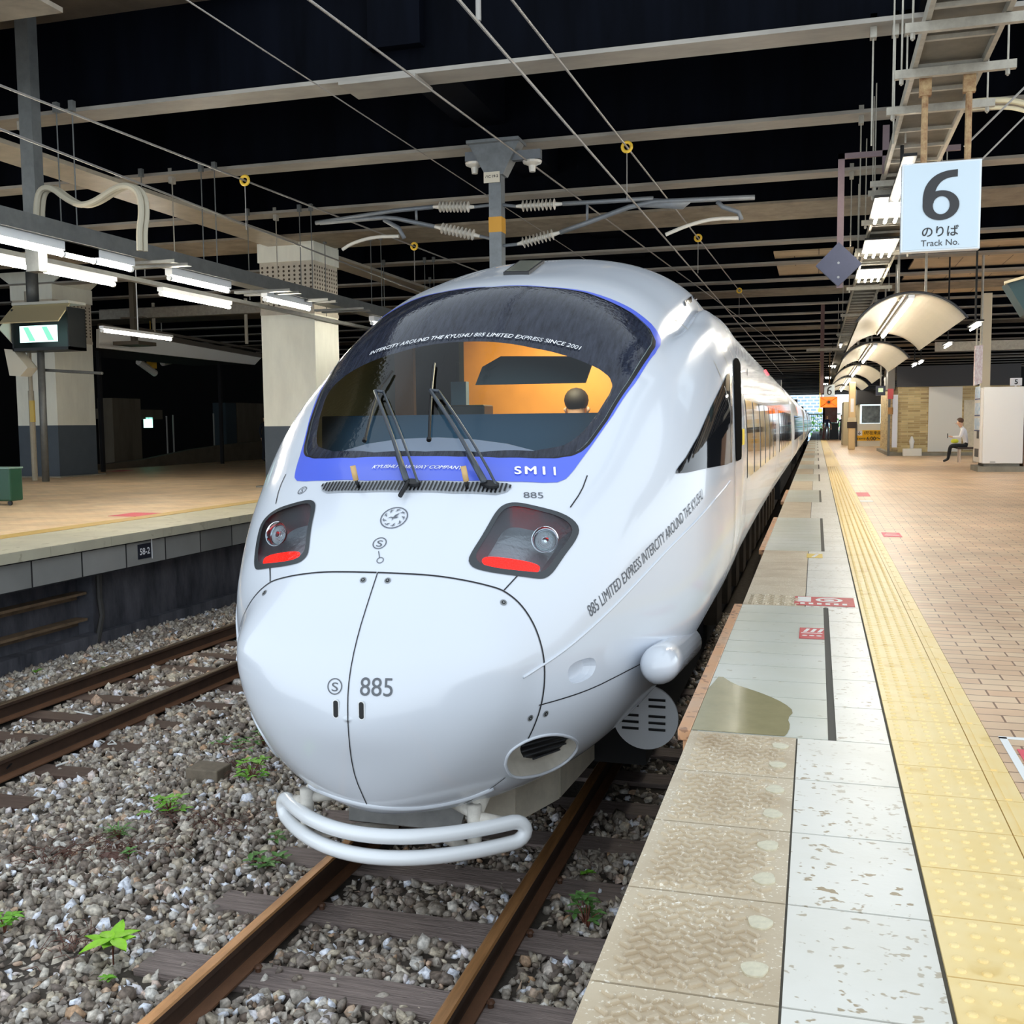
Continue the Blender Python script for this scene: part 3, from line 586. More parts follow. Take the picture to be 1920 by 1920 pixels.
# ---- air intake (both sides) and hand recess
for sx in (1, -1):
    M = lambda P: [(XC+sx*(p[0]-XC), p[1], p[2]) for p in P]
    A3 = INT3; c = A3.mean(0); inward = norm(np.array([-.7, .6, .2])); mb = MB(); n = len(A3)
    cin = c+np.array([-.02, .13, .05])
    ur = A3[np.argsort(-(A3[:, 1]+1.5*A3[:, 2]))[:12]].mean(0); B3 = ur+(A3-ur)*.66+inward*.07; vs = []
    for k in range(6): t = k/5; e = t**.6; vs += M(A3*(1-t)+B3*t+inward*.05*math.sin(PI*t))
    mb.mi = 0; mb.add(vs, [(i*n+j, i*n+(j+1) % n, (i+1)*n+(j+1) % n, (i+1)*n+j) for i in range(5) for j in range(n)])
    mb.mi = 1; mb.add(M(B3), [tuple(range(n))])
    it = mb.build('air_intake', [mat('intake_white', (214, 208, 196), .4, var=.25, vs=6), black], train, smooth=True); 
    mb = MB()
    for k in range(5):
        z = B3[:, 2].min()+(k+.5)*np.ptp(B3[:, 2])/5; cr = [B3[i]+(B3[(i+1) % n]-B3[i])*((z-B3[i][2])/(B3[(i+1) % n][2]-B3[i][2])) for i in range(n) if (B3[i][2]-z)*(B3[(i+1) % n][2]-z) < 0]
        if len(cr) > 1: mb = MB(); mb.tube(M([cr[0]-inward*.008, cr[1]-inward*.008]), .005, 6); mb.build('slat', darkst, it)
    mb = MB(); mb.tube(M(list(A3)+[A3[0], A3[1]]), .008, 8, False); mb.build('intake_lip', white, it, smooth=True)
    A3 = REC3; B3 = A3+np.array([-.05, .0, 0]); B3 = B3.mean(0)+(B3-B3.mean(0))*.8; n = len(A3); mb = MB(); vs = M(A3)+M(A3*.5+B3*.5+(A3-A3.mean(0))*.05)+M(B3)
    mb.add(vs, [(i*n+j, i*n+(j+1) % n, (i+1)*n+(j+1) % n, (i+1)*n+j) for i in range(2) for j in range(n)]+[tuple(range(2*n, 3*n))]); mb.build('hand_recess', white, train, smooth=False)
# ---- wipers
def wiper(base_px, elbow_px, tip_px, tail_px, piv2):
    wp = empty('wiper', (0, 0, 0), None, None); wp.parent = train; wp.location = (0, 0, 0)
    b, nb = hit(*base_px); e, ne = hit(*elbow_px); b2 = hit(*piv2)[0]
    mb = MB(); mid = (b+e)/2; lift = .05; 
    P1 = [b+nb*.03, b+nb*.05+(e-b)*.15, mid+nb*.06, e+ne*.045]; mb.tube(smooth_open(P1, 1), [.014, .013]+[.011]*20 if False else .0105, 8)
    P2 = [b2+nb*.03, b2+nb*.05+(e-b)*.15, mid+(b2-b)*.9+nb*.06, e+(b2-b)*.85+ne*.045]; mb.tube(smooth_open(P2, 1), .007, 8)
    mb.tube([e+ne*.045, e+(b2-b)*.85+ne*.045], .009, 8); mb.tube([b+nb*.035, b+nb*.04+(e-b)*.28], .017, 8)
    mb.build('arm', mat('wiper_grey', (70, 76, 84), .35, .3), wp, smooth=True)
    t3, nt_ = hit(*tip_px); s3, ns_ = hit(*tail_px); mb = MB(); bl = [s3+ns_*.018, e+ne*.03, t3+nt_*.018]; mb.tube(smooth_open(bl, 2), .008, 6); mb.tube([s3+ns_*.02, s3+ns_*.02+(e-s3)*.05], .013, 6); mb.build('blade', black, wp)
    mb = MB(); ca = (b+b2)/2+nb*.015; u = norm(b2-b); v = np.cross(nb, u)
    mb.add([ca+u*(.045*math.cos(t))+v*(.022*math.sin(t)) for t in np.linspace(0, 2*PI, 20, endpoint=False)]+[ca+nb*.02+u*(.045*math.cos(t))+v*(.022*math.sin(t)) for t in np.linspace(0, 2*PI, 20, endpoint=False)], [tuple(range(20)), tuple(range(20, 40))]+[(k, (k+1) % 20, 20+(k+1) % 20, 20+k) for k in range(20)])
    mb.build('pivot', black, wp)
    return wp
w1 = wiper((765, 911), (710, 744), (738, 700), (686, 832), (786, 914))
w2 = wiper((909, 914), (811, 743), (816, 686), (806, 831), (930, 917))
mb = MB(); a, na = hit(768, 912); b, nb = hit(753, 938); mb.tube([a+na*.03, b+nb*.03], .012, 8); mb.build('crank', black, w1)
for (p, q) in (((661, 895), (674, 915)), ((864, 896), (876, 917))):
    a, na = hit(*p); b, nb = hit(*q); mb = MB(); mb.mi = 1; mb.tube([b+nb*.005, b+nb*.06], .009, 8); mb.mi = 0; mb.tube([b+nb*.05, b+nb*.05+np.array([-.012, -.01, .075])], .0145, 10); mb.build('washer_nozzle', [mat('nozzle_tan', (200, 165, 110), .5), black], train, smooth=True)
# ---- bumper rails and braces
bz0, bz1 = -.663, -.765
def bar(z): return [(XC+a, 4.33+.9*a*a, z) for a in np.linspace(-.60, .60, 25)]
lo_b, up_b = bar(bz1), bar(bz0); e1 = [(XC+.60+.052*math.sin(t), 4.33+.9*.36+.05*math.sin(t)*.9, (bz0+bz1)/2+(bz0-bz1)/2*math.cos(t)) for t in np.linspace(0, PI, 9)][1:-1]
e0 = [(2*XC-p[0], p[1], p[2]) for p in e1][::-1]; mb = MB(); loop = up_b+e1+lo_b[::-1]+e0; mb.tube(loop+loop[:2], .036, 12, False)
bum = mb.build('bumper', mat('bumper_white', (240, 243, 246), .25, coat=.3), train, smooth=True); mb = MB()
for sx in (-1, 1):
    for (p, q, r) in (((.44, 4.56, -.56), (.44, 4.56, -.80), .035), ((.44, 4.56, -.60), (.08, 4.95, -.66), .03), ((.44, 4.56, -.79), (.08, 4.85, -.82), .028), ((.46, 4.56, -.62), (.58, 4.66, -.67), .028), ((.46, 4.56, -.78), (.58, 4.66, -.77), .024), ((.44, 4.58, -.60), (.42, 5.2, -.40), .04)):
        mb.tube([(XC+sx*p[0], p[1], p[2]), (XC+sx*q[0], q[1], q[2])], r, 10)
mb.build('bumper_brace', mat('brace_white', (222, 216, 205), .45, var=.3, vs=14), bum, smooth=True)
# ---- underside: lip, snow plough plates, centre pan
sk = mat('plough_white', (238, 230, 212), .4, var=.3, vs=5)
for sx in (1, -1):
    a, b, c = (XC+sx*.47, 5.14), (XC+sx*.62, 5.5), (XC+sx*.68, 6.15); mb = MB()
    mb.plate([(a[0], a[1], -.86), (b[0]-.0, b[1]-.01, -.84), (b[0], b[1]-.01, -.5), (a[0], a[1], -.5)], .02)
    mb.plate([(b[0], b[1]+.01, -.84), (c[0], c[1], -.82), (c[0], c[1], -.5), (b[0], b[1]+.01, -.5)], .02)
    mb.plate([(a[0], a[1], -.86), (XC+sx*.3, 5.0, -.80), (XC+sx*.3, 5.0, -.5), (a[0], a[1], -.5)], .02); mb.build('plough_plate', sk, train)
mb = MB(); mb.plate([(XC-.30, 4.75, -.78), (XC+.30, 4.75, -.78), (XC+.34, 4.9, -.52), (XC-.34, 4.9, -.52)], .03); mb.build('plough_pan', mat('pan_grey', (176, 176, 174), .5, var=.3), train)
mb = MB(); mb.bb(XC-1.0, XC+1.0, 6.2, CAR1-.1, -.85, -.1); uf = mb.build('underframe', mat('underframe_black', (12, 12, 14), .8), train)
for yb in (9.2, 20.8):
    for dy in (-1.05, 1.05):
        for sx in (-1, 1):
            mb = MB(); mb.tube([(XC+sx*.50, yb+dy, -1.123+.43), (XC+sx*.62, yb+dy, -1.123+.43)], .43, 28); mb.build('wheel', mat('wheel_steel', (70, 66, 62), .5, .6), train)
mb = MB()
for k in range(12): mb.bb(XC+1.0, XC+1.12, 9.6+k*1.2, 9.6+k*1.2+.5, -.62, -.16)
mb.build('underfloor_box', mat('gear_brown', (74, 60, 44), .7, var=.5), uf)
mb = MB(); P = [(XC+1.02, 6.9, -.24), (XC+1.12, 7.6, -.12), (XC+1.18, 9.2, -.06)]; mb.tube(P, .05, 8); mb.tube([(2*XC-p[0], p[1], p[2]) for p in P], .05, 8); mb.build('blue_skirt', mat('skirt_blue', (20, 20, 190), .4), train, smooth=True)
# side pipe (sand / air duct) and slotted disc
f0 = np.array(onx(1236, 1247, -.75)); f1 = np.array(onx(1285, 1204, -.75)); ax = norm(f1-f0); L_ = np.linalg.norm(f1-f0)
mb = MB(); prof = [(-.11, .012), (-.10, .045), (-.07, .075), (-.02, .095), (.04, .1), (L_, .1), (L_+.002, .09)]
mb.tube([f0+ax*a for a, r in prof], [r for a, r in prof], 24); mb.build('side_duct', white, train, smooth=2)
mb = MB(); dc = ony(1210, 1345, 6.05); disc(mb, dc, (1, 0, 0), (0, 0, 1), .195, 48); disc(mb, dc+[0, .02, 0], (1, 0, 0), (0, 0, 1), .195, 48); ds_ = mb.build('slotted_disc', mat('disc_white', (205, 208, 212), .4), train)
mb = MB()
for cx_ in (-.09, .07):
    for cz_ in (.11, .07, .01, -.03, -.07):
        mb.tube([dc+[cx_-.05, -.004, cz_], dc+[cx_+.05, -.004, cz_]], .008, 6)
mb.build('slot', black, ds_)
# ---- cab side window and door gap
CW = [(1266, 888), (1268, 880), (1285, 858), (1309, 816), (1332, 764), (1351, 726), (1364, 699), (1367, 700), (1368, 790), (1367, 870), (1320, 879), (1290, 886)]
def flank(mb, pts, off, step=3.0):
    pts = resample(pts, 70, True)
    P, Fc = fill2d(np.array(pts, float), step); q = []
    for p in P:
        try: h_ = hit(*p)
        except ValueError: h_ = near(onx(p[0], p[1], -.53))
        q.append(h_[0]+h_[1]*off)
    mb.add(q, Fc); mb.add([(2*XC-p[0], p[1], p[2]) for p in q], Fc)
mirr = mat('side_glass', (22, 24, 28), .04, spec=.45)
mb = MB(); flank(mb, CW, .005, 2.5); mb.build('cab_side_window', mirr, train, smooth=True)
def side_rect(mb, y0, y1, z0, z1, off, ny=2, nz=8, both=True):
    for sx in ((1, -1) if both else (1,)):
        vs = [(XC+sx*(float(bodyx(y, z))+off), y, z) for z in np.linspace(z0, z1, nz) for y in np.linspace(y0, y1, ny)]
        mb.add(vs, [(i*ny+j, i*ny+j+1, (i+1)*ny+j+1, (i+1)*ny+j) for i in range(nz-1) for j in range(ny-1)])
mb = MB(); flank(mb, [(1367, 700), (1370, 692), (1372, 780), (1371, 868), (1368, 869), (1368, 780)], .007, 2); mb.build('window_pillar', blackgloss, train, smooth=True)
mb = MB(); flank(mb, [(1374, 676), (1378, 671), (1383, 673), (1387, 684), (1389, 780), (1389, 860), (1379, 866), (1376, 760)], .007, 2.5); mb.build('door_pocket', mat('pocket_black', (5, 5, 6), .95, spec=.02), train, smooth=True)
mb = MB(); flank(mb, [(1390, 804), (1394, 804), (1394, 833), (1390, 835)], .008, 2); mb.build('caution_plate', mat('caution_yellow', (250, 215, 30), .5), train)
mb = MB()
for y in (7.10, 7.58, 8.05, 14.6, 15.5, 22.9, 23.8): side_rect(mb, y, y+.02, -.05, 2.0, .006, 2, 24)
mb.build('door_gap', mat('gap_grey', (150, 148, 138), .5), train)
for y in np.arange(8.35, 14.2, 1.05).tolist()+np.arange(15.9, 22.5, 1.05).tolist():
    mb = MB(); side_rect(mb, y, y+.86, .80, 1.42, .004, 3, 10); mb.build('side_window', mirr, train, smooth=True)
mb = MB(); c = onx(1439, 697, -.62); 
h_ = hit(1437, 699); mb.tube([h_[0]-h_[1]*.01, h_[0]+h_[1]*.02], .05, 12)
mb.build('side_lamp', mat('side_lamp_red', (255, 60, 70), .3, emit=2), train)
mb = MB(); disc(mb, (XC+float(bodyx(9.3, 1.67))+.006, 9.3, 1.67), (0, 1, 0), (0, 0, 1), .04, 16); mb.build('camera_port', black, train)
# roof side vents on the dome
mb = MB()
for q in ([(1281, 566), (1294, 556), (1295, 567), (1284, 575)], [(1298, 554), (1306, 550), (1310, 559), (1300, 563)], [(1308, 549), (1313, 548), (1318, 556), (1312, 559)]): flank(mb, q, .012, 2)
mb.build('roof_side_vent', blackgloss, train)
# ---- following cars
def car(y0, n):
    ys_ = np.array([y0, y0+.05, y0+20.2, y0+20.25]); G_ = shell_grid(np.array([20.0]*4), 120); G_[..., 1] = ys_[:, None]
    for k, s in ((0, .985), (3, .985)): G_[k, :, 0] = XC+(G_[k, :, 0]-XC)*s; G_[k, :, 2] = .8+(G_[k, :, 2]-.8)*s
    mb = MB(); vv = G_.reshape(-1, 3); m = 120
    mb.add(vv, [(i*m+j, i*m+(j+1) % m, (i+1)*m+(j+1) % m, (i+1)*m+j) for i in range(3) for j in range(m)]+[tuple(range(m)), tuple(range(3*m, 4*m))])
    c_ = mb.build('car_body', white, train, smooth=True); mb = MB(); mb.bb(XC-1.0, XC+1.0, y0+.2, y0+20, -.85, -.1); mb.build('underframe', MATS['underframe_black'], c_)
    mb = MB(); xs = float(bodyx(20., 1.1))
    for y in np.arange(y0+2.2, y0+18, 1.05):
        vs = [(XC+float(bodyx(20., z))+.004, yy, z) for z in np.linspace(.8, 1.42, 6) for yy in (y, y+.86)]; mb.add(vs, [(2*i, 2*i+1, 2*i+3, 2*i+2) for i in range(5)])
    mb.build('window_row', mirr, c_); mb = MB()
    for y in (y0+.9, y0+1.8, y0+18.4, y0+19.3):
        vs = [(XC+float(bodyx(20., z))+.006, yy, z) for z in np.linspace(-.05, 2., 16) for yy in (y, y+.03)]; mb.add(vs, [(2*i, 2*i+1, 2*i+3, 2*i+2) for i in range(15)])
    mb.build('door_gap', MATS['gap_grey'], c_); mb = MB(); mb.bb(XC-1.2, XC+1.2, y0-.45, y0+.05, -.5, 2.2); mb.build('gangway_bellows', black, c_)
for k in range(5): car(CAR1+.4+k*20.65, k)
# ---- dark inner lining of the cab
yl_ = np.linspace(5.5, 8.95, 70); GL = shell_grid(yl_, 160); cen_ = np.array([XC, 0, .9]); GLi = GL.copy(); GLi[..., 0] = XC+(GL[..., 0]-XC)*.965; GLi[..., 2] = .9+(GL[..., 2]-.9)*.96; vv = GLi.reshape(-1, 3)
fl = [(i*160+j, i*160+(j+1) % 160, (i+1)*160+(j+1) % 160, (i+1)*160+j) for i in range(69) for j in range(160)]; cc = np.array([vv[list(f)].mean(0) for f in fl]); kz = (cc[:, 2] > .35) & ~((cc[:, 2] > .9) & inpoly(WS*[1.02, 1.0], np.stack([cc[:, 0]-XC, cc[:, 1]], 1)))
mb = MB(); mb.add(vv, [f for f, k_ in zip(fl, kz) if k_]); mb.build('cab_lining', mat('lining_green', (58, 66, 60), .7, var=.3, vs=3), train, smooth=True)
mb = MB(); lp = [hit(*p) for p in resample(smooth_open([(578, 1474), (600, 1484), (650, 1502), (700, 1513), (760, 1517), (820, 1511), (880, 1497), (925, 1478)], 2), 50)]; mb.tube([a-b*.004 for a, b in lp], .016, 8); mb.build('nose_lip', white, train, smooth=True)
# ---- cab interior
orange = mat('cab_orange', (225, 150, 60), .5, var=.2, vs=3); teal = mat('cab_teal', (58, 88, 116), .6)
ci = empty('cab_interior', (0, 0, 0), None, None); ci.parent = train; ci.location = (0, 0, 0)
mb = MB(); mb.prism([(ony(870, 700, 7.6)[0], .4), (XC+1.15, .4), (XC+1.15, 1.7), (XC+.75, 2.1), (ony(870, 700, 7.6)[0], 2.1)], 1, 7.6, 7.65); mb.build('rear_wall', orange, ci)
mb = MB(); mb.bb(XC-1.15, ony(870, 700, 7.6)[0], 8.9, 8.95, .4, 1.8); mb.bb(ony(870, 700, 7.6)[0]-.04, ony(870, 700, 7.6)[0], 7.6, 8.95, .4, 2.15); mb.build('corridor_wall', mat('corridor_dark', (40, 44, 40), .6, var=.4, vs=5), ci)
mb = MB(); mb.bb(ony(740, 700, 7.6)[0], ony(775, 700, 7.6)[0], 7.6, 7.65, .4, 2.0); mb.build('corridor_post', mat('post_brown', (96, 70, 42), .6), ci)
mb = MB(); zt_ = 1.10; zd = ony(1000, 783, 6.6)[2]; mb.plate([(XC-.8, 5.55, .98), (XC+.8, 5.55, .98), (XC+1.02, 6.0, zd), (XC-1.02, 6.0, zd)], .04); mb.plate([(XC-1.02, 6.0, zd), (XC+1.02, 6.0, zd), (XC+1.1, 6.6, zd), (XC-1.1, 6.6, zd)], .04); mb.build('dashboard', teal, ci)
mb = MB(); mb.plate([ony(*p, 5.62) for p in [(645, 856), (645, 845), (690, 832), (750, 823), (820, 820), (890, 824), (950, 832), (1005, 846), (1005, 856)]], .02); mb.build('dash_lip', mat('dash_lavender', (200, 204, 236), .5), ci)
mb = MB(); q = [ony(892, 722, 6.35), ony(1098, 718, 6.35), ony(1110, 684, 6.35), ony(1075, 668, 6.35), ony(940, 668, 6.35), ony(905, 688, 6.35)]; mb.plate(q, .02); mb.build('sun_visor', mat('visor_slate', (70, 96, 110), .5), ci)
mb = MB(); a = ony(845, 716, 6.5); b = ony(874, 760, 6.5); mb.bb(a[0], b[0], 6.5, 6.56, b[2], a[2]); mb.build('monitor_arm', mat('arm_slate', (80, 110, 128), .5), ci)
mb = MB(); a = ony(818, 760, 6.3); b = ony(908, 798, 6.3); mb.bb(a[0], b[0], 6.3, 6.5, b[2], a[2]); mb.build('monitor', black, ci, bevel=.01)
mb = MB(); mb.bb(XC-1.1, XC+1.1, 6.0, 9.0, .30, .34); mb.build('cab_floor', darkst, ci)
mb = MB(); mb.plate([(XC-.62, 6.75, 1.98), (XC+.62, 6.75, 1.98), (XC+.8, 8.9, 2.1), (XC-.8, 8.9, 2.1)], .02); mb.build('cab_ceiling', mat('cab_ceiling', (214, 200, 120), .5), ci)
mb = MB(); a = ony(862, 655, 7.2); b = ony(1010, 650, 7.2); mb.bb(a[0], b[0], 7.0, 7.5, 1.95, 1.97); mb.build('ceiling_lamp', emis('cab_lamp', (255, 225, 70), 1.6), ci)
ld = bpy.data.lights.new('cab_light', 'AREA'); ld.energy = 16; ld.size = .6; ld.color = (1, .86, .6); lo2 = bpy.data.objects.new('cab_light', ld); COL.objects.link(lo2); lo2.location = (XC+.3, 6.95, 1.93)
# ================================================================== TRACKS
def rail_profile():
    return [(-.0635, 0), (.0635, 0), (.0635, .010), (.012, .028), (.008, .035), (.008, .108), (.0325, .120), (.0325, .146), (.024, .153), (-.024, .153), (-.0325, .146), (-.0325, .120), (-.008, .108), (-.008, .035), (-.012, .028), (-.0635, .010)]
railm = mat('rail_rust', (205, 150, 98), .25, .45, var=.45, vs=5, stretch=(6, .5, 6)); railm2 = mat('rail_grey', (122, 104, 84), .3, .4, var=.4, vs=4, stretch=(6, .5, 6))
GA = .5335+.0325
for cx, labs, m_ in ((XC, ('rusty rail of the train track nearer the bottom left corner', 'rusty rail of the train track on the platform side'), railm), (-6.19, ('rail of the empty far track running beside the stones between tracks', 'rail of the empty far track nearest the platform wall'), railm2)):
    for sx, lb in ((-1, labs[0] if cx == XC else labs[1]), (1, labs[1] if cx == XC else labs[0])):
        mb = MB(); mb.prism([(cx+sx*GA+u, ZR-.153+v) for u, v in rail_profile()], 1, 1.0, 120); mb.m = [0, 0]+[1 if i in (3, 4, 5, 6, 12, 11, 13) else 2 if i in (0, 1, 2, 14, 15) else 0 for i in range(16)]
        tag(mb.build('rail', [m_, mat('rail_web', (74, 52, 38), .8, var=.4, vs=6), mat('rail_foot', (122, 84, 58), .7, var=.35, vs=8, stretch=(3, .6, 3))]), lb, 'rail')  # web colour: dark rust with the shade under the head put in
woodm = mat('sleeper_wood', (158, 142, 136), .75, var=.5, vs=7, bump=.9, bs=18, stretch=(.5, 6, 6)); ords = ['first', 'second', 'third', 'fourth', 'fifth', 'sixth', 'seventh', 'eighth', 'ninth', 'tenth', 'eleventh', 'twelfth', 'thirteenth', 'fourteenth', 'fifteenth', 'sixteenth', 'seventeenth', 'eighteenth']
ysl = [3.45, 4.09, 4.74, 5.36]+[5.36+.62*k for k in range(1, 8)]
def sleeper(x0, x1, y, lb, g, m=woodm):
    mb = MB(); n = 14; xs = np.linspace(x0, x1, n); vs = []
    for x in xs:
        j = rng.normal(0, .004, 4); vs += [(x, y-.10+j[0], -1.40), (x, y-.105+j[1], -1.283+j[2]*.4), (x, y+.105+j[3], -1.283+j[2]*.4), (x, y+.10, -1.40)]
    mb.add(vs, [(4*i+k, 4*i+(k+1) % 4, 4*i+4+(k+1) % 4, 4*i+4+k) for i in range(n-1) for k in range(4)]+[(0, 1, 2, 3), tuple(4*(n-1)+k for k in (3, 2, 1, 0))])
    return tag(mb.build('sleeper', m), lb, 'sleeper', g)
for i, y in enumerate(ysl): sleeper(XC-1.08+rng.normal(0, .03), XC+1.06, y, '%s timber sleeper of the train track counted from the bottom of the photo' % ords[i], 'timber sleepers under the train track')
for i in range(15): y = 5.05+.62*i; sleeper(-6.19-1.0, -6.19+1.12, y, '%s timber sleeper of the far track counted from the photo left edge' % ords[i], 'timber sleepers under the far track', mat('sleeper_far', (98, 78, 68), .8, var=.4, vs=7, stretch=(.5, 6, 6)))
spk = mat('spike_rust', (96, 66, 48), .6)
for i, y in enumerate(ysl[:4]):
    for sx in (-1, 1):
        for dx in (-.085, .085):
            mb = MB(); x = XC+sx*GA+dx; mb.tube([(x, y+.03, -1.30), (x, y+.03, -1.262)], .014, 8); mb.tube([(x, y+.03, -1.262), (x, y+.03, -1.252)], [.021, .014], 8)
            tag(mb.build('rail_spike', spk), 'small rusty spike holding a rail down to a timber sleeper', 'spike', 'rail spikes on the sleepers')
# chalk marks on the far sleepers
chalk = mat('chalk_white', (235, 235, 232), .8)
for (p, q) in (((139, 1334), (172, 1340)), ((380, 1234), (405, 1237)), ((105, 1436), (133, 1427))):
    a, b = onz(*p, -1.276), onz(*q, -1.276); mb = MB(); mb.tube([a, b], .008, 6); tag(mb.build('chalk_mark', chalk), 'white chalk dash at photo %s on a far sleeper' % ('left' if p[0] < 120 else 'centre left' if p[0] < 200 else 'far up by the train nose'), 'marking')
for pts, lb in (([(330, 1323), (338, 1318), (345, 1322), (338, 1326), (331, 1324)], 'upper'), ([(180, 1391), (188, 1388), (196, 1391), (190, 1395), (181, 1392)], 'lower')):
    mb = MB(); P = [onz(*p, -1.276) for p in pts]; mb.tube(P, .006, 6); P = [onz(p[0]+22, p[1]+(0 if i % 2 else 4), -1.276) for i, p in enumerate(pts)]; mb.tube(P, .006, 6); tag(mb.build('chalk_scribble', chalk), '%s looping white chalk scribble on a far sleeper end' % lb, 'marking')
# ballast: thousands of broken stones
def stones(name, regions, m, label):
    ico = bmesh.new(); bmesh.ops.create_icosphere(ico, subdivisions=1, radius=1); bv = np.array([v.co for v in ico.verts]); bf = np.array([[v.index for v in f.verts] for f in ico.faces]); ico.free()
    Vs, Fs = [], []; off = 0
    for (x0, x1, y0, y1, dens, s, z) in regions:
        n = int((x1-x0)*(y1-y0)*dens); x = rng.uniform(x0, x1, n); yv = rng.uniform(y0, y1, n)
        for cx in (XC, -6.19):
            for sx in (-1, 1): ok = np.abs(x-(cx+sx*GA)) > .085; x, yv = x[ok], yv[ok]
        on = np.zeros(len(x), bool)
        for ysv, xa, xb in [(q, XC-1.06, XC+1.04) for q in ysl]+[(5.05+.62*i, -7.17, -5.09) for i in range(15)]: on |= (np.abs(yv-ysv) < .115) & (x > xa) & (x < xb)
        ok = ~on | (rng.random(len(x)) < .06); x, yv = x[ok], yv[ok]; n = len(x)
        sc = s*rng.uniform(.55, 1.25, (n, 1, 1))*rng.uniform(.45, 1.25, (n, 1, 3)); P = bv[None]*np.clip(1+rng.normal(0, .34, (n, len(bv), 1)), .35, 1.7)*sc
        q = rng.normal(size=(n, 4)); q /= np.linalg.norm(q, axis=1)[:, None]; a, b, c, d = q.T
        Rm = np.stack([1-2*(c*c+d*d), 2*(b*c-a*d), 2*(b*d+a*c), 2*(b*c+a*d), 1-2*(b*b+d*d), 2*(c*d-a*b), 2*(b*d-a*c), 2*(c*d+a*b), 1-2*(b*b+c*c)], 1).reshape(n, 3, 3)
        P = np.einsum('nij,nkj->nki', Rm, P); hz = z+rng.uniform(-.022, .012, n)+.02*np.sin(x*2.1)*np.cos(yv*1.7); P += np.stack([x, yv, hz], 1)[:, None]
        Vs.append(P.reshape(-1, 3)); Fs.append((bf[None]+off+np.arange(n)[:, None, None]*len(bv)).reshape(-1, 3)); off += n*len(bv)
    Vv = np.vstack(Vs); Ff = np.vstack(Fs); me = bpy.data.meshes.new(name); me.vertices.add(len(Vv)); me.vertices.foreach_set('co', Vv.ravel()); me.loops.add(Ff.size); me.loops.foreach_set('vertex_index', Ff.ravel()); me.polygons.add(len(Ff)); me.polygons.foreach_set('loop_start', np.arange(0, Ff.size, 3)); me.polygons.foreach_set('loop_total', np.full(len(Ff), 3)); me.update(); me.materials.append(m)
    o = bpy.data.objects.new(name, me); COL.objects.link(o); return tag(o, label, 'ballast', kind='stuff')
m, N, L, b = nodes_mat('stone'); ge = N.new('ShaderNodeNewGeometry'); r = N.new('ShaderNodeValToRGB'); L.new(ge.outputs['Random Per Island'], r.inputs[0])
el = r.color_ramp.elements; cols = [(0, (104, 90, 80)), (.2, (146, 136, 124)), (.4, (168, 160, 150)), (.55, (112, 100, 92)), (.7, (190, 178, 158)), (.84, (206, 202, 196)), (.9, (182, 146, 112)), (.96, (226, 230, 240))]
el[0].color = s2l(cols[0][1])+(1,); el[1].position = .2; el[1].color = s2l(cols[1][1])+(1,)
for p, c_ in cols[2:]: e = el.new(p); e.color = s2l(c_)+(1,)
nz = N.new('ShaderNodeTexNoise'); nz.inputs['Scale'].default_value = 45; nz.inputs['Detail'].default_value = 5; tc = N.new('ShaderNodeTexCoord'); L.new(tc.outputs['Object'], nz.inputs['Vector'])
mr = N.new('ShaderNodeMapRange'); mr.inputs['From Min'].default_value = .3; mr.inputs['From Max'].default_value = .7; mr.inputs['To Min'].default_value = .6; mr.inputs['To Max'].default_value = 1.7; L.new(nz.outputs[0], mr.inputs[0])
mx = N.new('ShaderNodeMix'); mx.data_type = 'RGBA'; mx.blend_type = 'MULTIPLY'; mx.inputs[0].default_value = 1; L.new(r.outputs[0], mx.inputs[6]); L.new(mr.outputs[0], mx.inputs[7]); L.new(mx.outputs[2], b.inputs['Base Color']); b.inputs['Roughness'].default_value = .7
bp = N.new('ShaderNodeBump'); bp.inputs['Strength'].default_value = .5; bp.inputs['Distance'].default_value = .01; L.new(nz.outputs[0], bp.inputs['Height']); L.new(bp.outputs[0], b.inputs['Normal'])
stones('ballast', [(-3.6, XE+.1, 2.7, 6.6, 1050, .030, -1.305), (-5.2, -3.6, 2.7, 7.4, 1050, .030, -1.295), (-7.5, -5.2, 4.2, 7.4, 1000, .030, -1.30), (-8.1, -5.0, 7.4, 14.5, 520, .038, -1.30), (-5.0, -3.6, 7.4, 9, 500, .036, -1.3), (XE-.9, XE+.1, 6.6, 14, 420, .036, -1.31)], m, 'grey and brown broken stone ballast between and beside the rails')
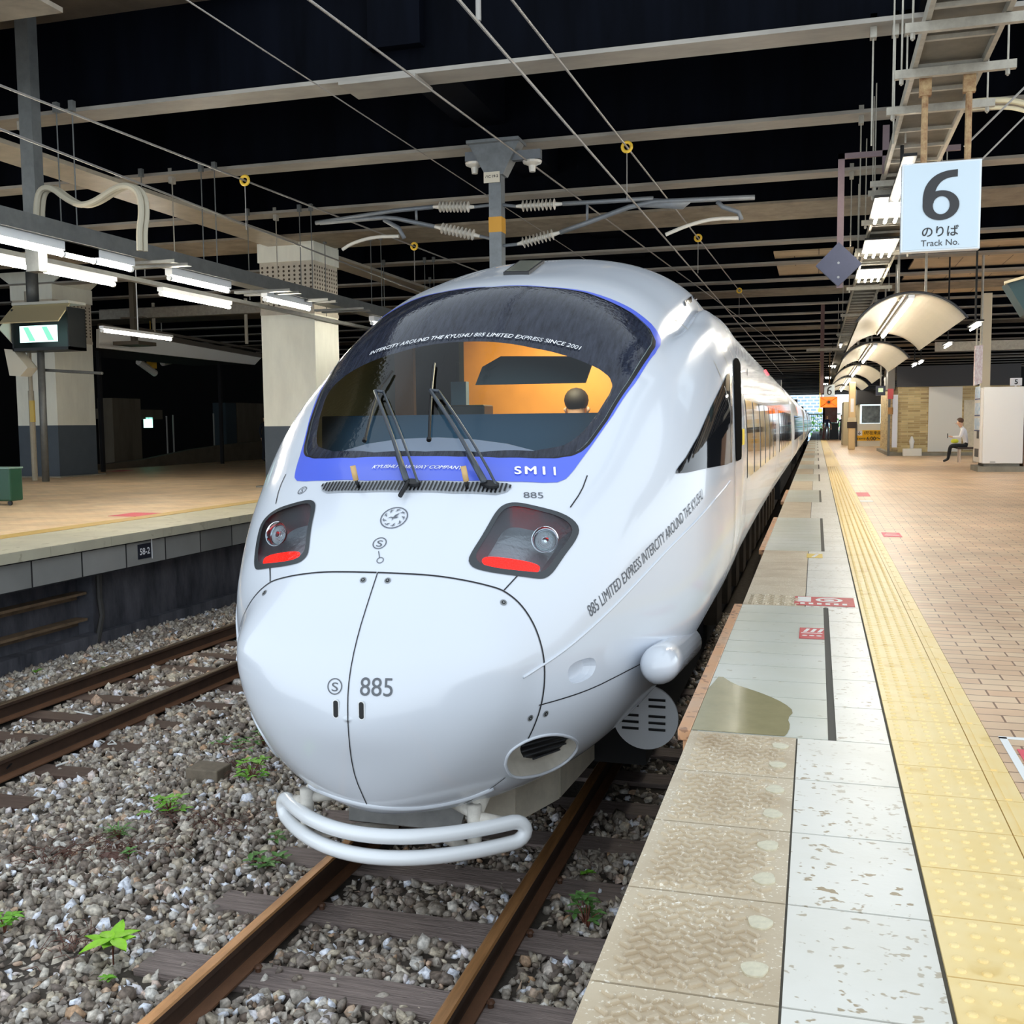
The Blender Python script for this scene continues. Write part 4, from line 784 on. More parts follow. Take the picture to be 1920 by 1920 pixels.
# dead brown roots and weeds
leafm = mat('leaf_green', (128, 196, 62), .5, var=.3, vs=30); leafy = mat('leaf_dull', (110, 160, 84), .55, var=.35, vs=30); stemm = mat('stem_red', (120, 70, 52), .7)
def leaf(mb, c, d, L_, W_, up=(0, 0, 1)):
    d = norm(np.array(d, float)); s = norm(np.cross(d, up)); n = norm(np.cross(s, d)); P = []
    prof = [(0, .12), (.25, .8), (.5, 1), (.75, .7), (1, .05)]
    for t, w_ in prof: b = np.array(c)+d*L_*t-n*L_*.28*t*t; P += [b+s*W_*w_*.5+n*.12*W_, b, b-s*W_*w_*.5+n*.12*W_]
    mb.add(P, [(3*i+k, 3*i+k+1, 3*i+k+4, 3*i+k+3) for i in range(4) for k in range(2)])
def weed(px, label, n=8, L_=.07, W_=.028, h=.06, m_=leafm, spread=.05, z=-1.285, nm='weed'):
    L_ *= 1.25; W_ *= 1.3; h *= 1.3
    c = onz(px[0], px[1], z); e = empty(nm, c, label, 'plant'); mb = MB(); st = MB()
    for i in range(n):
        a = i*2.4+rng.uniform(0, .5); r = spread*rng.uniform(.1, 1); b = c+[r*math.cos(a), r*math.sin(a), h*rng.uniform(.2, 1)]; st.tube([c+[0, 0, -.03], (b+c)/2+[0, 0, .01], b], .0025, 5)
        for k in range(3): leaf(mb, b, (math.cos(a+k*1.6-1.5), math.sin(a+k*1.6-1.5), rng.uniform(.1, .7)), L_*rng.uniform(.7, 1.1), W_)
    mb.build('leaves', m_, e, smooth=True); st.build('stem', stemm, e)
c = onz(213, 1812, -1.29); e = empty('weed', c, 'bright green seedling with broad leaves in the stones at lower left', 'plant'); mb = MB(); st = MB()
for i in range(8): a = i*PI/4+.3; b = c+[0, 0, .10+.03*(i % 2)]; st.tube([c+[0, 0, -.02], b], .004, 6); leaf(mb, b, (math.cos(a), math.sin(a), .7-.5*(i % 2)), .115+.02*(i % 3), .066)
mb.build('leaves', mat('leaf_bright', (160, 226, 60), .45, var=.2, vs=25), e, smooth=True); st.build('stem', stemm, e)
for px, lb, n, L_, W_, h, m_, sp in [((497, 1625), 'green weed beside the second sleeper left of the rail', 9, .055, .026, .04, leafy, .11), ((518, 1578), 'small weed just left of the bumper end', 4, .05, .022, .04, leafy, .05),
        ((470, 1462), 'bushy light green weed by the concrete block left of the nose', 14, .055, .026, .12, leafm, .11), ((448, 1404), 'long low weed patch trailing left of the nose', 12, .045, .02, .05, leafy, .22), ((494, 1392), 'weed clump tucked right against the nose underside', 9, .05, .022, .10, leafy, .10),
        ((318, 1528), 'leafy green weed in the middle of the stones between tracks', 12, .055, .026, .09, leafm, .10), ((270, 1532), 'tiny yellowing weed left of the leafy weed', 4, .04, .02, .03, leafm, .05), ((222, 1570), 'narrow grassy weed above the brown root pile', 12, .075, .008, .05, leafy, .04), ((244, 1612), 'thin upright weed below the brown root pile', 4, .04, .02, .06, leafy, .03),
        ((8, 1742), 'weed cut by the left edge of the photo', 7, .05, .025, .06, leafm, .05), ((202, 1840), 'tiny bright weed below the seedling', 3, .03, .015, .02, leafm, .02), ((1100, 1735), 'pale weed clump between the rail and the platform', 14, .045, .02, .13, leafy, .07), ((1101, 1646), 'tiny green sprout beside the platform edge wall', 3, .035, .02, .03, leafm, .03), ((200, 1263), 'small yellow green sprout beside the far rail', 3, .05, .03, .05, leafm, .04), ((68, 1265), 'pale sprout at the foot of the far wall', 3, .04, .03, .05, leafm, .04)]:
    weed(px, lb, n, L_, W_, h, m_, sp)
rootm = mat('root_brown', (104, 72, 62), .9)
for px, lb, n, r_ in [((225, 1600), 'pile of dead brown roots on the stones at left', 120, .26), ((100, 1612), 'scattered dead brown roots at the far left', 50, .22), ((370, 1545), 'long heap of dead brown roots between the tracks', 120, .36), ((440, 1450), 'tangle of dry red brown stalks left of the nose', 60, .26), ((150, 1775), 'sparse dead twigs around the seedling', 40, .22)]:
    c = onz(*px, -1.285); mb = MB()
    for i in range(n):
        a = rng.uniform(0, 2*PI); q = c+[rng.normal(0, r_*.5), rng.normal(0, r_*.35), rng.uniform(0, .035)]; l = rng.uniform(.05, .14); d = np.array([math.cos(a), math.sin(a), rng.uniform(-.2, .25)])
        mb.tube([q, q+d*l*.5+[0, 0, .02], q+d*l+[rng.normal(0, .02), rng.normal(0, .02), -.005]], .0022, 4)
    tag(mb.build('dead_roots', rootm), lb, 'dead plants', kind='stuff')
mb = MB(); q = onz(392, 1458, -1.29); mb.box(q+[0, 0.0, .03], (.26, .2, .12)); tag(mb.build('concrete_block', mat('block_brown', (134, 122, 106), .9, var=.35, vs=15), bevel=.01), 'weathered square concrete block among the weeds left of the nose', 'block')
mb = MB(); q = onz(210, 1610, -1.29); mb.add([q+np.array(v)*[.09, .07, .05]*(1+.15*rng.normal()) for v in [(1, 0, 0), (.5, .8, 0), (-.5, .8, 0), (-1, 0, 0), (-.5, -.8, 0), (.5, -.8, 0), (.4, 0, 1), (-.3, .3, .9), (-.2, -.4, .9)]], [(0, 1, 6), (1, 2, 7, 6), (2, 3, 7), (3, 4, 8, 7), (4, 5, 8), (5, 0, 6, 8), (6, 7, 8)]); tag(mb.build('rock', mat('rock_brown', (120, 92, 84), .9, var=.3, vs=20)), 'large brown rock in the root pile', 'rock')
mb = MB()
for k in range(4): mb.tube(smooth_open([onz(4+k*3, 1432+k*3, -1.2), onz(40+k*4, 1405-k*2, -1.17), onz(64, 1400-k*5, -1.12), onz(78, 1385+k*4, -1.22)], 2), .007, 5)
tag(mb.build('rail_bond_cable', black), 'looped black bond cables at the foot of the far rail', 'cable')
mb = MB()
for k in range(3): mb.tube(smooth_open([onz(120+k*6, 1372+k*3, -1.24), onz(165+k*3, 1358-k*2, -1.2), onz(190, 1352-k*6, -1.15), onz(197, 1364+k*2, -1.24)], 2), .007, 5)
tag(mb.build('rail_bond_cable', black), 'thin dark cables clipped along the far rail nearer the train', 'cable')

# ================================================================== STICKERS ON THE PLATFORM
pink = mat('sticker_pink', (236, 96, 112), .5, var=.15, vs=30); red = mat('sticker_red', (206, 70, 74), .5, var=.2, vs=30); stw = mat('sticker_white', (232, 230, 226), .5)
def sticker(x0, x1, y0, y1, m_, label, extra=None, z=.0035):
    e = empty('floor_sticker', ((x0+x1)/2, (y0+y1)/2, z), label, 'floor sticker'); mb = MB(); mb.bb(x0, x1, y0, y1, z-.002, z); mb.build('backing', m_, e)
    if extra: mb = MB(); extra(mb); mb.build('print', stw, e)
def ex1(mb):
    for k in range(6): mb.bb(-.09+k*.055, -.06+k*.055, 7.28, 7.34, .0036, .0045)
    disc(mb, (.10, 7.47, .0045), (1, 0, 0), (0, 1, 0), .09, 28, .06); disc(mb, (.10, 7.47, .0045), (1, 0, 0), (0, 1, 0), .035, 16); mb.bb(-.11, -.02, 7.38, 7.58, .0036, .0045)
sticker(-.13, .265, 7.24, 7.6, red, 'red and white notice sticker across the edge tiles ahead of the first wide section', ex1)
def ex2(mb):
    mb.bb(-.07, .05, 6.26, 6.275, .0036, .0045)
    for k in range(3): mb.prism([(-.06+k*.04, 6.30), (-.04+k*.04, 6.30), (-.02+k*.04, 6.40), (-.04+k*.04, 6.40)], 2, .0036, .0045); disc(mb, (-.05+k*.04, 6.19, .0045), (1, 0, 0), (0, 1, 0), .016, 12)
sticker(-.08, .06, 6.11, 6.43, red, 'small red and white sticker on the plain tiles beside the train', ex2)
def ex3(mb): mb.prism([(-.03, 9.86), (0, 9.86), (.04, 10.1), (.01, 10.1)], 2, .0036, .0045)
sticker(-.07, .07, 9.83, 10.13, mat('sticker_yellow', (222, 190, 84), .5), 'small yellow sticker on the tiles farther along the edge', ex3)
def ex4(mb): mb.bb(.73, .88, 11.95, 11.99, .0036, .0045); mb.bb(.75, .86, 12.08, 12.11, .0036, .0045)
sticker(.71, .90, 11.8, 12.25, pink, 'pink sticker on the brick floor nearest beyond the tactile strip', ex4)
sticker(.68, .88, 18.2, 19.2, pink, 'pink sticker farther along the brick floor')
sticker(.67, .86, 16.9, 17.25, stw, 'white rectangular sticker on the bricks before the farther pink one')
sticker(.74, .86, 3.75, 4.2, pink, 'bright pink sticker at the right edge of the photo'); 
mb = MB(); mb.bb(.70, .728, 3.6, 4.35, .001, .003); mb.bb(.70, .9, 4.33, 4.36, .001, .003); tag(mb.build('painted_line', chalk), 'worn white painted corner line around the pink sticker at right', 'marking')
for px, lb in (((255, 965), 'pink sticker on the far platform near its tactile strip'), ((225, 883), 'reddish sticker on the far platform beside the left column')):
    q = onz(*px, 0); mb = MB(); mb.bb(q[0]-.25, q[0]+.25, q[1]-.3, q[1]+.3, .001, .004); tag(mb.build('floor_sticker', pink), lb, 'floor sticker')
for px, lb in (((1655, 836), 'yellow tactile patch on the floor before the yellow banner'),):
    q = onz(*px, 0); mb = MB(); mb.bb(q[0]-.5, q[0]+.5, q[1]-1.5, q[1]+.8, .001, .004); tag(mb.build('tactile_paving', yel), lb, 'tactile paving')
def ztop(Y): return 6.1
# ================================================================== COLUMNS, FAR PLATFORM
colw = mat('column_cream', (240, 240, 226), .6, var=.18, vs=2, stretch=(1, 1, .3)); colg = mat('column_slate', (74, 84, 94), .6, var=.15, vs=3); colt = mat('column_perforated', (196, 188, 172), .7, var=.2, vs=5)
def column(x1, y0, w_, d_, label, hz=1.27):
    e = empty('concrete_column', (x1-w_/2, y0+d_/2, 0), label, 'column')
    x0, y1 = x1-w_, y0+d_
    mb = MB(); mb.bb(x0, x1, y0, y1, 0, hz); mb.build('painted_base', colg, e)
    mb = MB(); mb.bb(x0, x1, y0, y1, hz, 3.55); mb.build('shaft', colw, e)
    mb = MB(); mb.bb(x0-.01, x1+.01, y0-.01, y1+.01, 3.55, 3.62); mb.bb(x0, x1, y0, y1, 3.62, 5.0); mb.build('head', colt, e)
    mb = MB(); mb.prism([(x0, 5.0), (x1, 5.0), (x1+.5, 5.35), (x0-.5, 5.35)], 1, y0, y1); mb.bb(x0-.03, x1+.03, y0-.03, y1+.03, 4.62, 5.0); mb.build('capital', colw, e)
    mb = MB(); nx = 10; nz = 10
    for i in range(nx):
        for j in range(nz):
            x = x0+(i+.5)*w_/nx; z = 3.75+j*.085; y_ = y0+(i+.5)*d_/nx
            disc(mb, (x, y0-.004, z), (1, 0, 0), (0, 0, 1), .026, 8); disc(mb, (x1+.004, y_, z), (0, 1, 0), (0, 0, 1), .026, 8)
    h = mb.build('perforation', mat('hole_dark', (70, 60, 50), .9), e); h['kind'] = 'stuff'
    mb = MB(); mb.bb(x0-.15, x1+.15, y0-.15, y1+.15, 0, .03); mb.build('plinth', concm, e)
    return e
q = onz(598, 914, 0); column(q[0], q[1], 1.22, 1.1, 'cream square column with slate base just behind the train nose', 1.27)
q = onz(113, 895, 0); column(q[0], q[1], 1.25, 1.5, 'cream square column with slate base behind the monitor pole at far left', 1.36)
# low soffit strips beside the column heads: light fittings on the far platform
galv = mat('tray_steel', (112, 114, 112), .5, .3, var=.3, vs=6)
def tubefit(p0, d, L_, label, z, group, drop=.55, r=.028, nm='tube_light', xf=None):
    a = np.array(p0, float); a[0] = a[0] if xf is None else xf; rd = xf is None; b = a+np.array(d)*L_; e = empty(nm, (a+b)/2, label, 'light', group)
    mb = MB(); mb.tube([a, b], r, 10); mb.build('tube', lamp_on, e); mb = MB(); c = (a+b)/2; yl = L_*1.02
    mb.bb(c[0]-.055, c[0]+.055, a[1]-.03, b[1]+.03, z+.04, z+(.14 if abs(a[0]-onz(245, 505, zl)[0]) < .05 else .1))
    if rd: mb.tube([(c[0], c[1], z+.08), (c[0], c[1], 5.02)], .012, 6)
    mb.tube([a-[0, .03, 0], a+[0, 0.01, 0]], r+.01, 8); mb.tube([b-[0, .01, 0], b+[0, .03, 0]], r+.01, 8); mb.build('fixture', whitetube, e)
    return e
zl = 3.3
L1 = [((-2, 442), 1.75, 'long tube light at the photo left edge, nearest of the upper far row'), ((130, 476), 1.25, 'tube light next along the upper far row, left of the column'), ((345, 520), 1.45, 'tube light of the upper far row midway between the two columns'), ((505, 561), 1.5, 'tube light in front of the head of the column behind the train'), ((650, 608), 1.4, 'tube light just left of the windscreen top')]
for p, l, lb in L1: tubefit(onz(*p, zl), (0, 1, 0), l, lb, zl, 'tube lights over the far platform', xf=onz(245, 505, zl)[0])
L2 = [((-4, 490), 2.2, 'lower left tube light behind the monitor pole'), ((303, 551), 1.9, 'tube light of the lower row right of the left column'), ((192, 620), 2.4, 'distant tube light low beside the left column')]
for p, l, lb in L2: tubefit(onz(p[0], p[1], zl), (0, 1, 0), l, lb, zl, 'tube lights over the far platform', xf=onz(303, 551, zl)[0] if p[0] in (303, -4) else None)
x_ = onz(245, 505, zl)[0]
mb = MB(); mb.bb(x_-.14, x_+.14, 5.5, 40, zl+.14, zl+.2); mb.bb(x_-.14, x_-.11, 5.5, 40, zl+.2, zl+.34); mb.bb(x_+.11, x_+.14, 5.5, 40, zl+.2, zl+.34); tag(mb.build('cable_tray', galv), 'long grey cable tray above the tube lights of the far platform', 'cable tray')
x2 = onz(303, 551, zl)[0]; mb = MB(); mb.bb(x2-.06, x2+.06, 6, 40, zl+.1, zl+.16); tag(mb.build('light_rail', galv), 'thin rail carrying the lower row of tube lights', 'rail')
for i, y in enumerate(np.arange(7.6, 30, 3.01)):
    for xx, nm_ in ((x_-.1, 'tray'), (x_+.12, 'tray'), (x2, 'lower rail')):
        mb = MB(); mb.tube([(xx, y, zl+.2), (xx, y, 5.02)], .008, 6); mb.bb(xx-.03, xx+.03, y-.03, y+.03, 4.96, 5.08); tag(mb.build('hanger_rod', galv), 'thin steel rod hanging the far platform lighting from a roof beam', 'rod', 'rods hanging the far platform lights')
# short crosswise ladders in the tray
for i, p in enumerate(((290, 492), (520, 545), (650, 560), (690, 578))):
    q = onz(*p, zl+.12); q[0] = x_; mb = MB(); mb.bb(q[0]-.5, q[0]+.5, q[1]-.05, q[1]+.05, zl+.1, zl+.14); mb.bb(q[0]-.5, q[0]+.5, q[1]+.25, q[1]+.35, zl+.1, zl+.14); tag(mb.build('cross_bracket', galv), '%s crosswise bracket under the far platform cable tray' % ords[i], 'bracket', 'brackets under the far tray')
# conduit with a wave over the left pole
q = lambda x, y: ony(x, y, 10.2)
mb = MB(); P = smooth_open([q(68, 448), q(68, 385), q(74, 355), q(95, 350), q(122, 372), q(150, 386), q(178, 378), q(215, 352), q(240, 346), q(262, 362), q(266, 400), q(261, 430), q(262, 470)], 2)
mb.tube(P, .035, 8); mb.tube([p+[.03, .06, .0] for p in P], .03, 8); tag(mb.build('conduit_pipe', mat('conduit_beige', (172, 164, 144), .6)), 'beige double conduit bent in a wave above the far tray', 'pipe')
q0 = ony(62, 410, 10.4); mb = MB(); mb.bb(q0[0]-.09, q0[0]+.09, 10.35, 10.5, 3.1, 6.1); tag(mb.build('steel_hanger_post', galv), 'grey steel post hanging from the roof at upper left', 'post')
# white box gutter above left: slanted steel fascia
mb = MB(); A, B = ony(370, 405, 12.2), ony(0, 262, 9.0); A2, B2 = ony(305, 378, 12.0), ony(0, 300, 9.0)
# monitor on pole
px_ = onz(86, 903, 0); Y_ = float(px_[1]); e = empty('monitor_pole', px_, 'grey pole with hooded platform monitor in front of the left column', 'monitor')
mb = MB(); t_ = ony(75, 440, Y_); mb.tube([px_, ony(76, 655, Y_)], .085, 12); mb.tube([ony(62, 570, Y_), (ony(62, 570, Y_)[0], Y_, 5.0)], .14, 12); mb.build('pole', galv, e, smooth=True)
a, b = ony(20, 580, Y_-.5), ony(130, 655, Y_-.5); mb = MB(); x0, x1, z1, z0 = a[0], b[0], a[2], b[2]
mb.bb(x0, x1, Y_-.5, Y_+.1, z0, z0+.07); mb.bb(x0, x0+.03, Y_-.5, Y_+.1, z0, z1); mb.bb(x1-.03, x1, Y_-.5, Y_+.1, z0, z1); mb.bb(x0, x1, Y_+.08, Y_+.1, z0, z1); mb.build('case', mat('case_dark', (30, 34, 36), .5), e)
mb = MB(); mb.plate([(x0-.02, Y_-.85, z0+.62), (x1+.02, Y_-.85, z0+.62), (x1-.08, Y_-.3, z1+.1), (x0-.08, Y_-.3, z1+.1)], .03); mb.build('hood', mat('hood_tan', (202, 190, 152), .5), e); mb = MB()
mb.bb(x0-.06, x1-.05, Y_-.4, Y_+.2, z1+.1, z1+.16); mb.plate([(x0-.05, Y_-.85, z0+.5), (x0-.05, Y_-.3, z1+.1), (x0-.05, Y_+.1, z1+.1), (x0-.05, Y_-.2, z0)], .02); mb.build('side_plate', mat('plate_pale', (196, 198, 190), .5), e)
s0, s1 = ony(37, 612, Y_-.45), ony(108, 640, Y_-.45); mb = MB(); mb.mi = 0; mb.bb(s0[0], s1[0], Y_-.46, Y_-.44, s1[2], s0[2]); mb.mi = 1
w3 = (s1[0]-s0[0]); 
for fx in (.22, .72): mb.add([(s0[0]+w3*(fx-.12), Y_-.465, s0[2]-.03), (s0[0]+w3*(fx+.02), Y_-.465, s0[2]-.03), (s0[0]+w3*(fx+.2), Y_-.465, s1[2]+.03), (s0[0]+w3*(fx+.04), Y_-.465, s1[2]+.03)], [(0, 1, 2, 3)])
mb.build('screen', [emis('screen_white', (205, 255, 250), 1.3), emis('screen_green', (120, 200, 170), .9)], e)
a = ony(0, 640, Y_-.3); mb = MB(); P = [ony(*p, Y_-.2) for p in ((-20, 690), (18, 655), (34, 657), (62, 690), (48, 706), (28, 705))]; mb.plate(P[1:5]+[P[0]][:0]+[P[5]], .35); mb.build('tilted_camera_box', mat('camera_box_cream', (214, 208, 190), .5), e)
mb = MB(); c_ = onz(66, 901, 0); mb.tube([c_, (c_[0], c_[1], 2.2)], .07, 10); mb.tube([(c_[0], c_[1], 2.2), (c_[0], c_[1], 4.6)], .05, 8); tag(mb.build('drain_pipe', mat('pipe_beige', (168, 160, 142), .6, var=.2)), 'thin beige pipe running up the left column behind the monitor pole', 'pipe')
mb = MB(); q = ony(61, 768, c_[1]-.05); mb.bb(q[0]-.06, q[0]+.06, q[1]-.03, q[1]+.02, q[2]-.3, q[2]+.22); tag(mb.build('yellow_label_plate', mat('label_yellow', (210, 180, 90), .5)), 'narrow yellow plate fixed to the beige pipe', 'sign')
a, b = ony(85, 694, c_[1]-.25), ony(192, 700, c_[1]-.25); mb = MB(); mb.tube([a, b], .035, 8); tag(mb.build('clamp_bar', galv), 'horizontal clamp bar across the left column', 'bar')
# suitcase at the left edge
q = onz(22, 948, 0); e = empty('suitcase', q, 'dark green upright suitcase on wheels cut by the left edge', 'suitcase'); z1 = ony(20, 877, q[1])[2]
mb = MB(); mb.bb(q[0]-.55, q[0], q[1]-.02, q[1]+.28, .07, z1); mb.build('shell', mat('case_green', (24, 72, 54), .4, bump=.2, bs=20), e, bevel=.03); mb = MB()
for xx in (-.5, -.04): mb.tube([(q[0]+xx, q[1], .04), (q[0]+xx, q[1]+.03, .04)], .04, 12)
mb.build('wheel', black, e); mb = MB(); mb.bb(q[0]-.56, q[0]+.005, q[1]-.03, q[1]+.29, z1-.02, z1+.008); mb.build('rim', mat('case_rim', (120, 150, 140), .4), e)
# backdrop beyond the far platform: concrete ramp wall, piers, stair canopy
XB = -21.4
mb = MB(); P = [onx(*p, XB) for p in ((150, 884), (190, 881), (300, 874), (400, 868), (500, 861), (640, 850), (640, 812), (500, 826), (420, 834), (360, 843), (275, 861), (200, 870), (150, 873))]
mb.prism([(p[1], p[2]) for p in P], 0, XB-.25, XB); struct(mb.build('wall_ramp', mat('ramp_concrete', (92, 84, 70), .85, var=.4, vs=2.5)))
pier = mat('pier_concrete', (100, 92, 78), .85, var=.45, vs=2, stretch=(1, 1, .2))
for (a, b, t, bt, lb) in ((215, 268, 746, 862, 'dim concrete pier in the dark behind the far platform, left one'), (447, 496, 755, 830, 'wide dim concrete pier at the top of the ramp beside the near column'), (425, 445, 755, 830, 'narrow bluish pier beside the wide dim pier')):
    p0, p1 = onx(a, bt, XB-1.5), onx(b, bt, XB-1.5); z_ = onx(a, t, XB-1.5)[2]; mb = MB(); mb.bb(XB-2.1, XB-1.5, p0[1], p1[1], -.5, z_); tag(mb.build('concrete_pier', pier if a != 425 else mat('pier_blue', (44, 58, 66), .8), bevel=.02), lb, 'pier')
for (a, b, t, bt) in ((190, 215, 766, 785), (268, 305, 768, 786)):
    p0, p1 = onx(a, bt, XB-2.2), onx(b, bt, XB-2.2); mb = MB(); mb.bb(XB-2.6, XB-2.2, p0[1], p1[1], p0[2], onx(a, t, XB-2.2)[2]); tag(mb.build('lintel', pier), 'short concrete lintel %s the left dim pier' % ('left of' if a == 190 else 'right of'), 'lintel')
q = onx(280, 793, XB-2.2); mb = MB(); mb.bb(XB-2.3, XB-2.2, q[1]-.2, q[1]+.2, q[2]-.17, q[2]+.2); tag(mb.build('exit_light', emis('exit_green', (150, 255, 220), 2.5)), 'small glowing green exit light in the dark beyond the far platform', 'light')
for i, (a, t, bt) in enumerate(((312, 780, 846), (324, 778, 846), (400, 775, 832))):
    q, r_ = onx(a, t, XB-.8), onx(a, bt, XB-.8); mb = MB(); mb.tube([q, (q[0], q[1], -.3)], .03, 6); tag(mb.build('handrail_post', mat('post_grey', (120, 120, 118), .5)), '%s thin pale post above the dark ramp' % ords[i], 'post')
# canopy of the far stairs: long white sloping fascia
mb = MB(); XS = -19.2; P0, P1, P2, P3 = onx(186, 652, XS), onx(478, 684, XS), onx(490, 671, XS), onx(186, 617, XS)
mb.prism([(p[1], p[2]) for p in (P0, P1, P2, P3)], 0, XS-.1, XS); fc_ = mat('fascia_white', (250, 248, 242), .5)
e = empty('stair_canopy', ((XS), P0[1], P0[2]), 'long white stair canopy fascia beyond the far platform between the columns', 'canopy'); mb.build('fascia', fc_, e); mb = MB()
for yy in (P0[1]+1, P1[1]-1): mb.bb(XS-.9, XS-.8, yy, yy+.1, 0, P0[2]+.02)
mb.build('post', dark, e); mb = MB()
mb.prism([(p[1], p[2]) for p in (onx(186, 617, XS), onx(490, 671, XS), onx(490, 664, XS), onx(186, 607, XS))], 0, XS-.05, XS+.1); mb.prism([(p[1], p[2]) for p in (onx(250, 619, XS), onx(490, 659, XS), onx(490, 656, XS), onx(250, 613, XS))], 0, XS+.0, XS+.1); mb.build('gutter', mat('gutter_brown', (92, 84, 74), .5), e)
mb = MB(); mb.bb(XS-2.5, XS-.1, P0[1], P1[1], P0[2]-.0, P0[2]+.05); mb.build('roof_sheet', dark, e)
# steel cross-pipe with drop posts under the roof
ya = 27.0; a, b = ony(186, 592, ya), ony(490, 588, ya); mb = MB(); mb.bb(a[0], b[0], ya, ya+.25, a[2]-.12, a[2]+.12); mb.tube([(a[0], ya+.05, a[2]+.14), (b[0], ya+.05, a[2]+.14)], .05, 8); tag(mb.build('cross_beam', mat('crossbeam_grey', (178, 170, 156), .6, var=.4, vs=8)), 'pale horizontal steel beam between the two far columns', 'beam')
for i, (x, t, bt) in enumerate(((286, 545, 622), (461, 590, 645), (388, 560, 590))):
    q, r_ = ony(x, t, ya+.3), ony(x, bt, ya+.3); mb = MB(); mb.tube([(q[0], ya+.3, 5.0), (q[0], ya+.3, r_[2])], .05, 8); tag(mb.build('drop_post', mat('drop_post_pale', (176, 168, 150), .5)), '%s slim post dropping past the pale far beam' % ords[i], 'post')
q = ony(252, 640, 25.0); mb = MB(); mb.bb(q[0]-.07, q[0]+.07, 24.93, 25.07, q[2]-.02, 6.1); mb.bb(q[0]-.35, q[0]+.35, 24.9, 25.1, q[2]+.62, q[2]+.66); mb.bb(q[0]-.4, q[0]+.42, 24.6, 25.4, q[2]-.12, q[2]-.02); tag(mb.build('hanging_lamp_unit', mat('hang_brown', (86, 76, 62), .5)), 'flat dark unit hanging on a tan stem left of centre over the far platform', 'lamp')
for i, (p, ang) in enumerate((((260, 670), -.35), ((260, 678), .4), ((305, 680), -.2))):
    q = onx(p[0], p[1], XB-1.0); mb = MB(); mb.tube([q, q+np.array([0, .9, -.9*ang])], .12, 10); mb.tube([q, (q[0], q[1], 6.1)], .015, 5); tag(mb.build('insulator', mat('insulator_white', (214, 210, 200), .3)), '%s pale insulator in the dark under the stair canopy' % ords[i], 'insulator')
q = onx(284, 672, XB-1.0); mb = MB(); mb.bb(q[0]-.1, q[0]+.1, q[1]-.15, q[1]+.15, q[2]-.35, q[2]+.35); mb.tube([q, (q[0], q[1], 6.1)], .015, 5); tag(mb.build('yellow_marker', mat('marker_yellow', (220, 170, 40), .5)), 'small yellow band marker in the dark under the stair canopy', 'marker')

# ================================================================== OVERHEAD LINE
ins = mat('porcelain', (206, 200, 188), .3, coat=.3); ymark = mat('band_ochre', (206, 148, 40), .5)
YP = 13.6; e = empty('catenary_drop_post', (-4.15, YP, 3.2), 'steel drop post with four ribbed insulator arms hanging behind the train roof', 'catenary post')
pp = lambda x, y: ony(x, y, YP)
c0 = pp(932, 400)[0]; mb = MB(); mb.bb(c0-.085, c0+.085, YP-.09, YP+.09, 2.9, 4.75); mb.prism([(c0-.36, 4.98), (c0+.36, 4.98), (c0+.12, 4.55), (c0-.12, 4.55)], 1, YP-.12, YP+.12); mb.bb(c0-.36, c0+.36, YP-.2, YP+.2, 4.96, 5.0); mb.build('post', mat('post_galv', (128, 132, 134), .5, .3, var=.3, vs=8), e)
mb = MB(); q = pp(932, 423); mb.bb(c0-.09, c0+.09, YP-.095, YP+.095, q[2]-.1, q[2]+.1); mb.build('ochre_band', ymark, e)
mb = MB(); q = pp(927, 336); mb.mi = 0; mb.bb(q[0]-.11, q[0]+.11, YP-.125, YP-.115, q[2]-.07, q[2]+.07); mb.mi = 1; flat_text(mb, 'ハC 19-2', (q[0], YP-.128, q[2]+.01), (1, 0, 0), (0, 0, 1), width=.18, bold=.02); mb.build('number_plate', [mat('plate_cream', (214, 204, 184), .5), black], e)
armm = mat('arm_grey', (122, 126, 130), .5, .3, var=.2)
def insul(a, b, r=.075, n=9):
    a, b = np.array(a), np.array(b); P, rr = [a], [.02]
    for k in range(n):
        t0 = .12+.76*k/n; P += [a+(b-a)*t0, a+(b-a)*(t0+.03), a+(b-a)*(t0+.045)]; rr += [.03, r, .03]
    P += [b]; rr += [.02]; mb = MB(); mb.tube(P, rr, 14); o = mb.build('insulator', ins, e); return o
for (a, b) in (((890, 388), (812, 388)), ((900, 443), (815, 425)), ((968, 387), (1055, 382)), ((970, 458), (1050, 436))): insul(pp(*a), pp(*b))
mb = MB()
for (a, b) in (((932, 383), (890, 388)), ((932, 450), (900, 443)), ((932, 383), (968, 387)), ((932, 462), (970, 458))): mb.tube([pp(*a), pp(*b)], .022, 8)
mb.build('clamp', armm, e)
mb = MB(); mb.tube([pp(812, 388), pp(740, 395), pp(592, 418)], .03, 8); mb.tube([pp(815, 425), pp(745, 410), pp(720, 408), pp(600, 418)], .03, 8); mb.tube([pp(780, 392), pp(781, 413)], .018, 6); mb.tube([pp(720, 412), pp(748, 428), pp(758, 447)], .03, 8); mb.build('bracket_arm', armm, e, smooth=True)
mb = MB(); mb.tube(smooth_open([pp(748, 443), pp(700, 444), pp(660, 456), pp(642, 468)], 2), .024, 8); mb.build('steady_arm', ins, e)
mb = MB(); mb.tube([pp(1055, 382), pp(1130, 378), pp(1225, 372)], .03, 8); mb.tube([pp(1050, 436), pp(1100, 418), pp(1180, 388), pp(1230, 378), pp(1415, 370)], .033, 8); mb.tube([pp(1101, 378), pp(1101, 415)], .018, 6); mb.tube([pp(1345, 378), pp(1355, 388), pp(1385, 398), pp(1390, 412)], .03, 8)
mb.plate([pp(1195, 388), pp(1225, 372), pp(1300, 375), pp(1280, 392)], .03); mb.build('bracket_arm', armm, e, smooth=True)
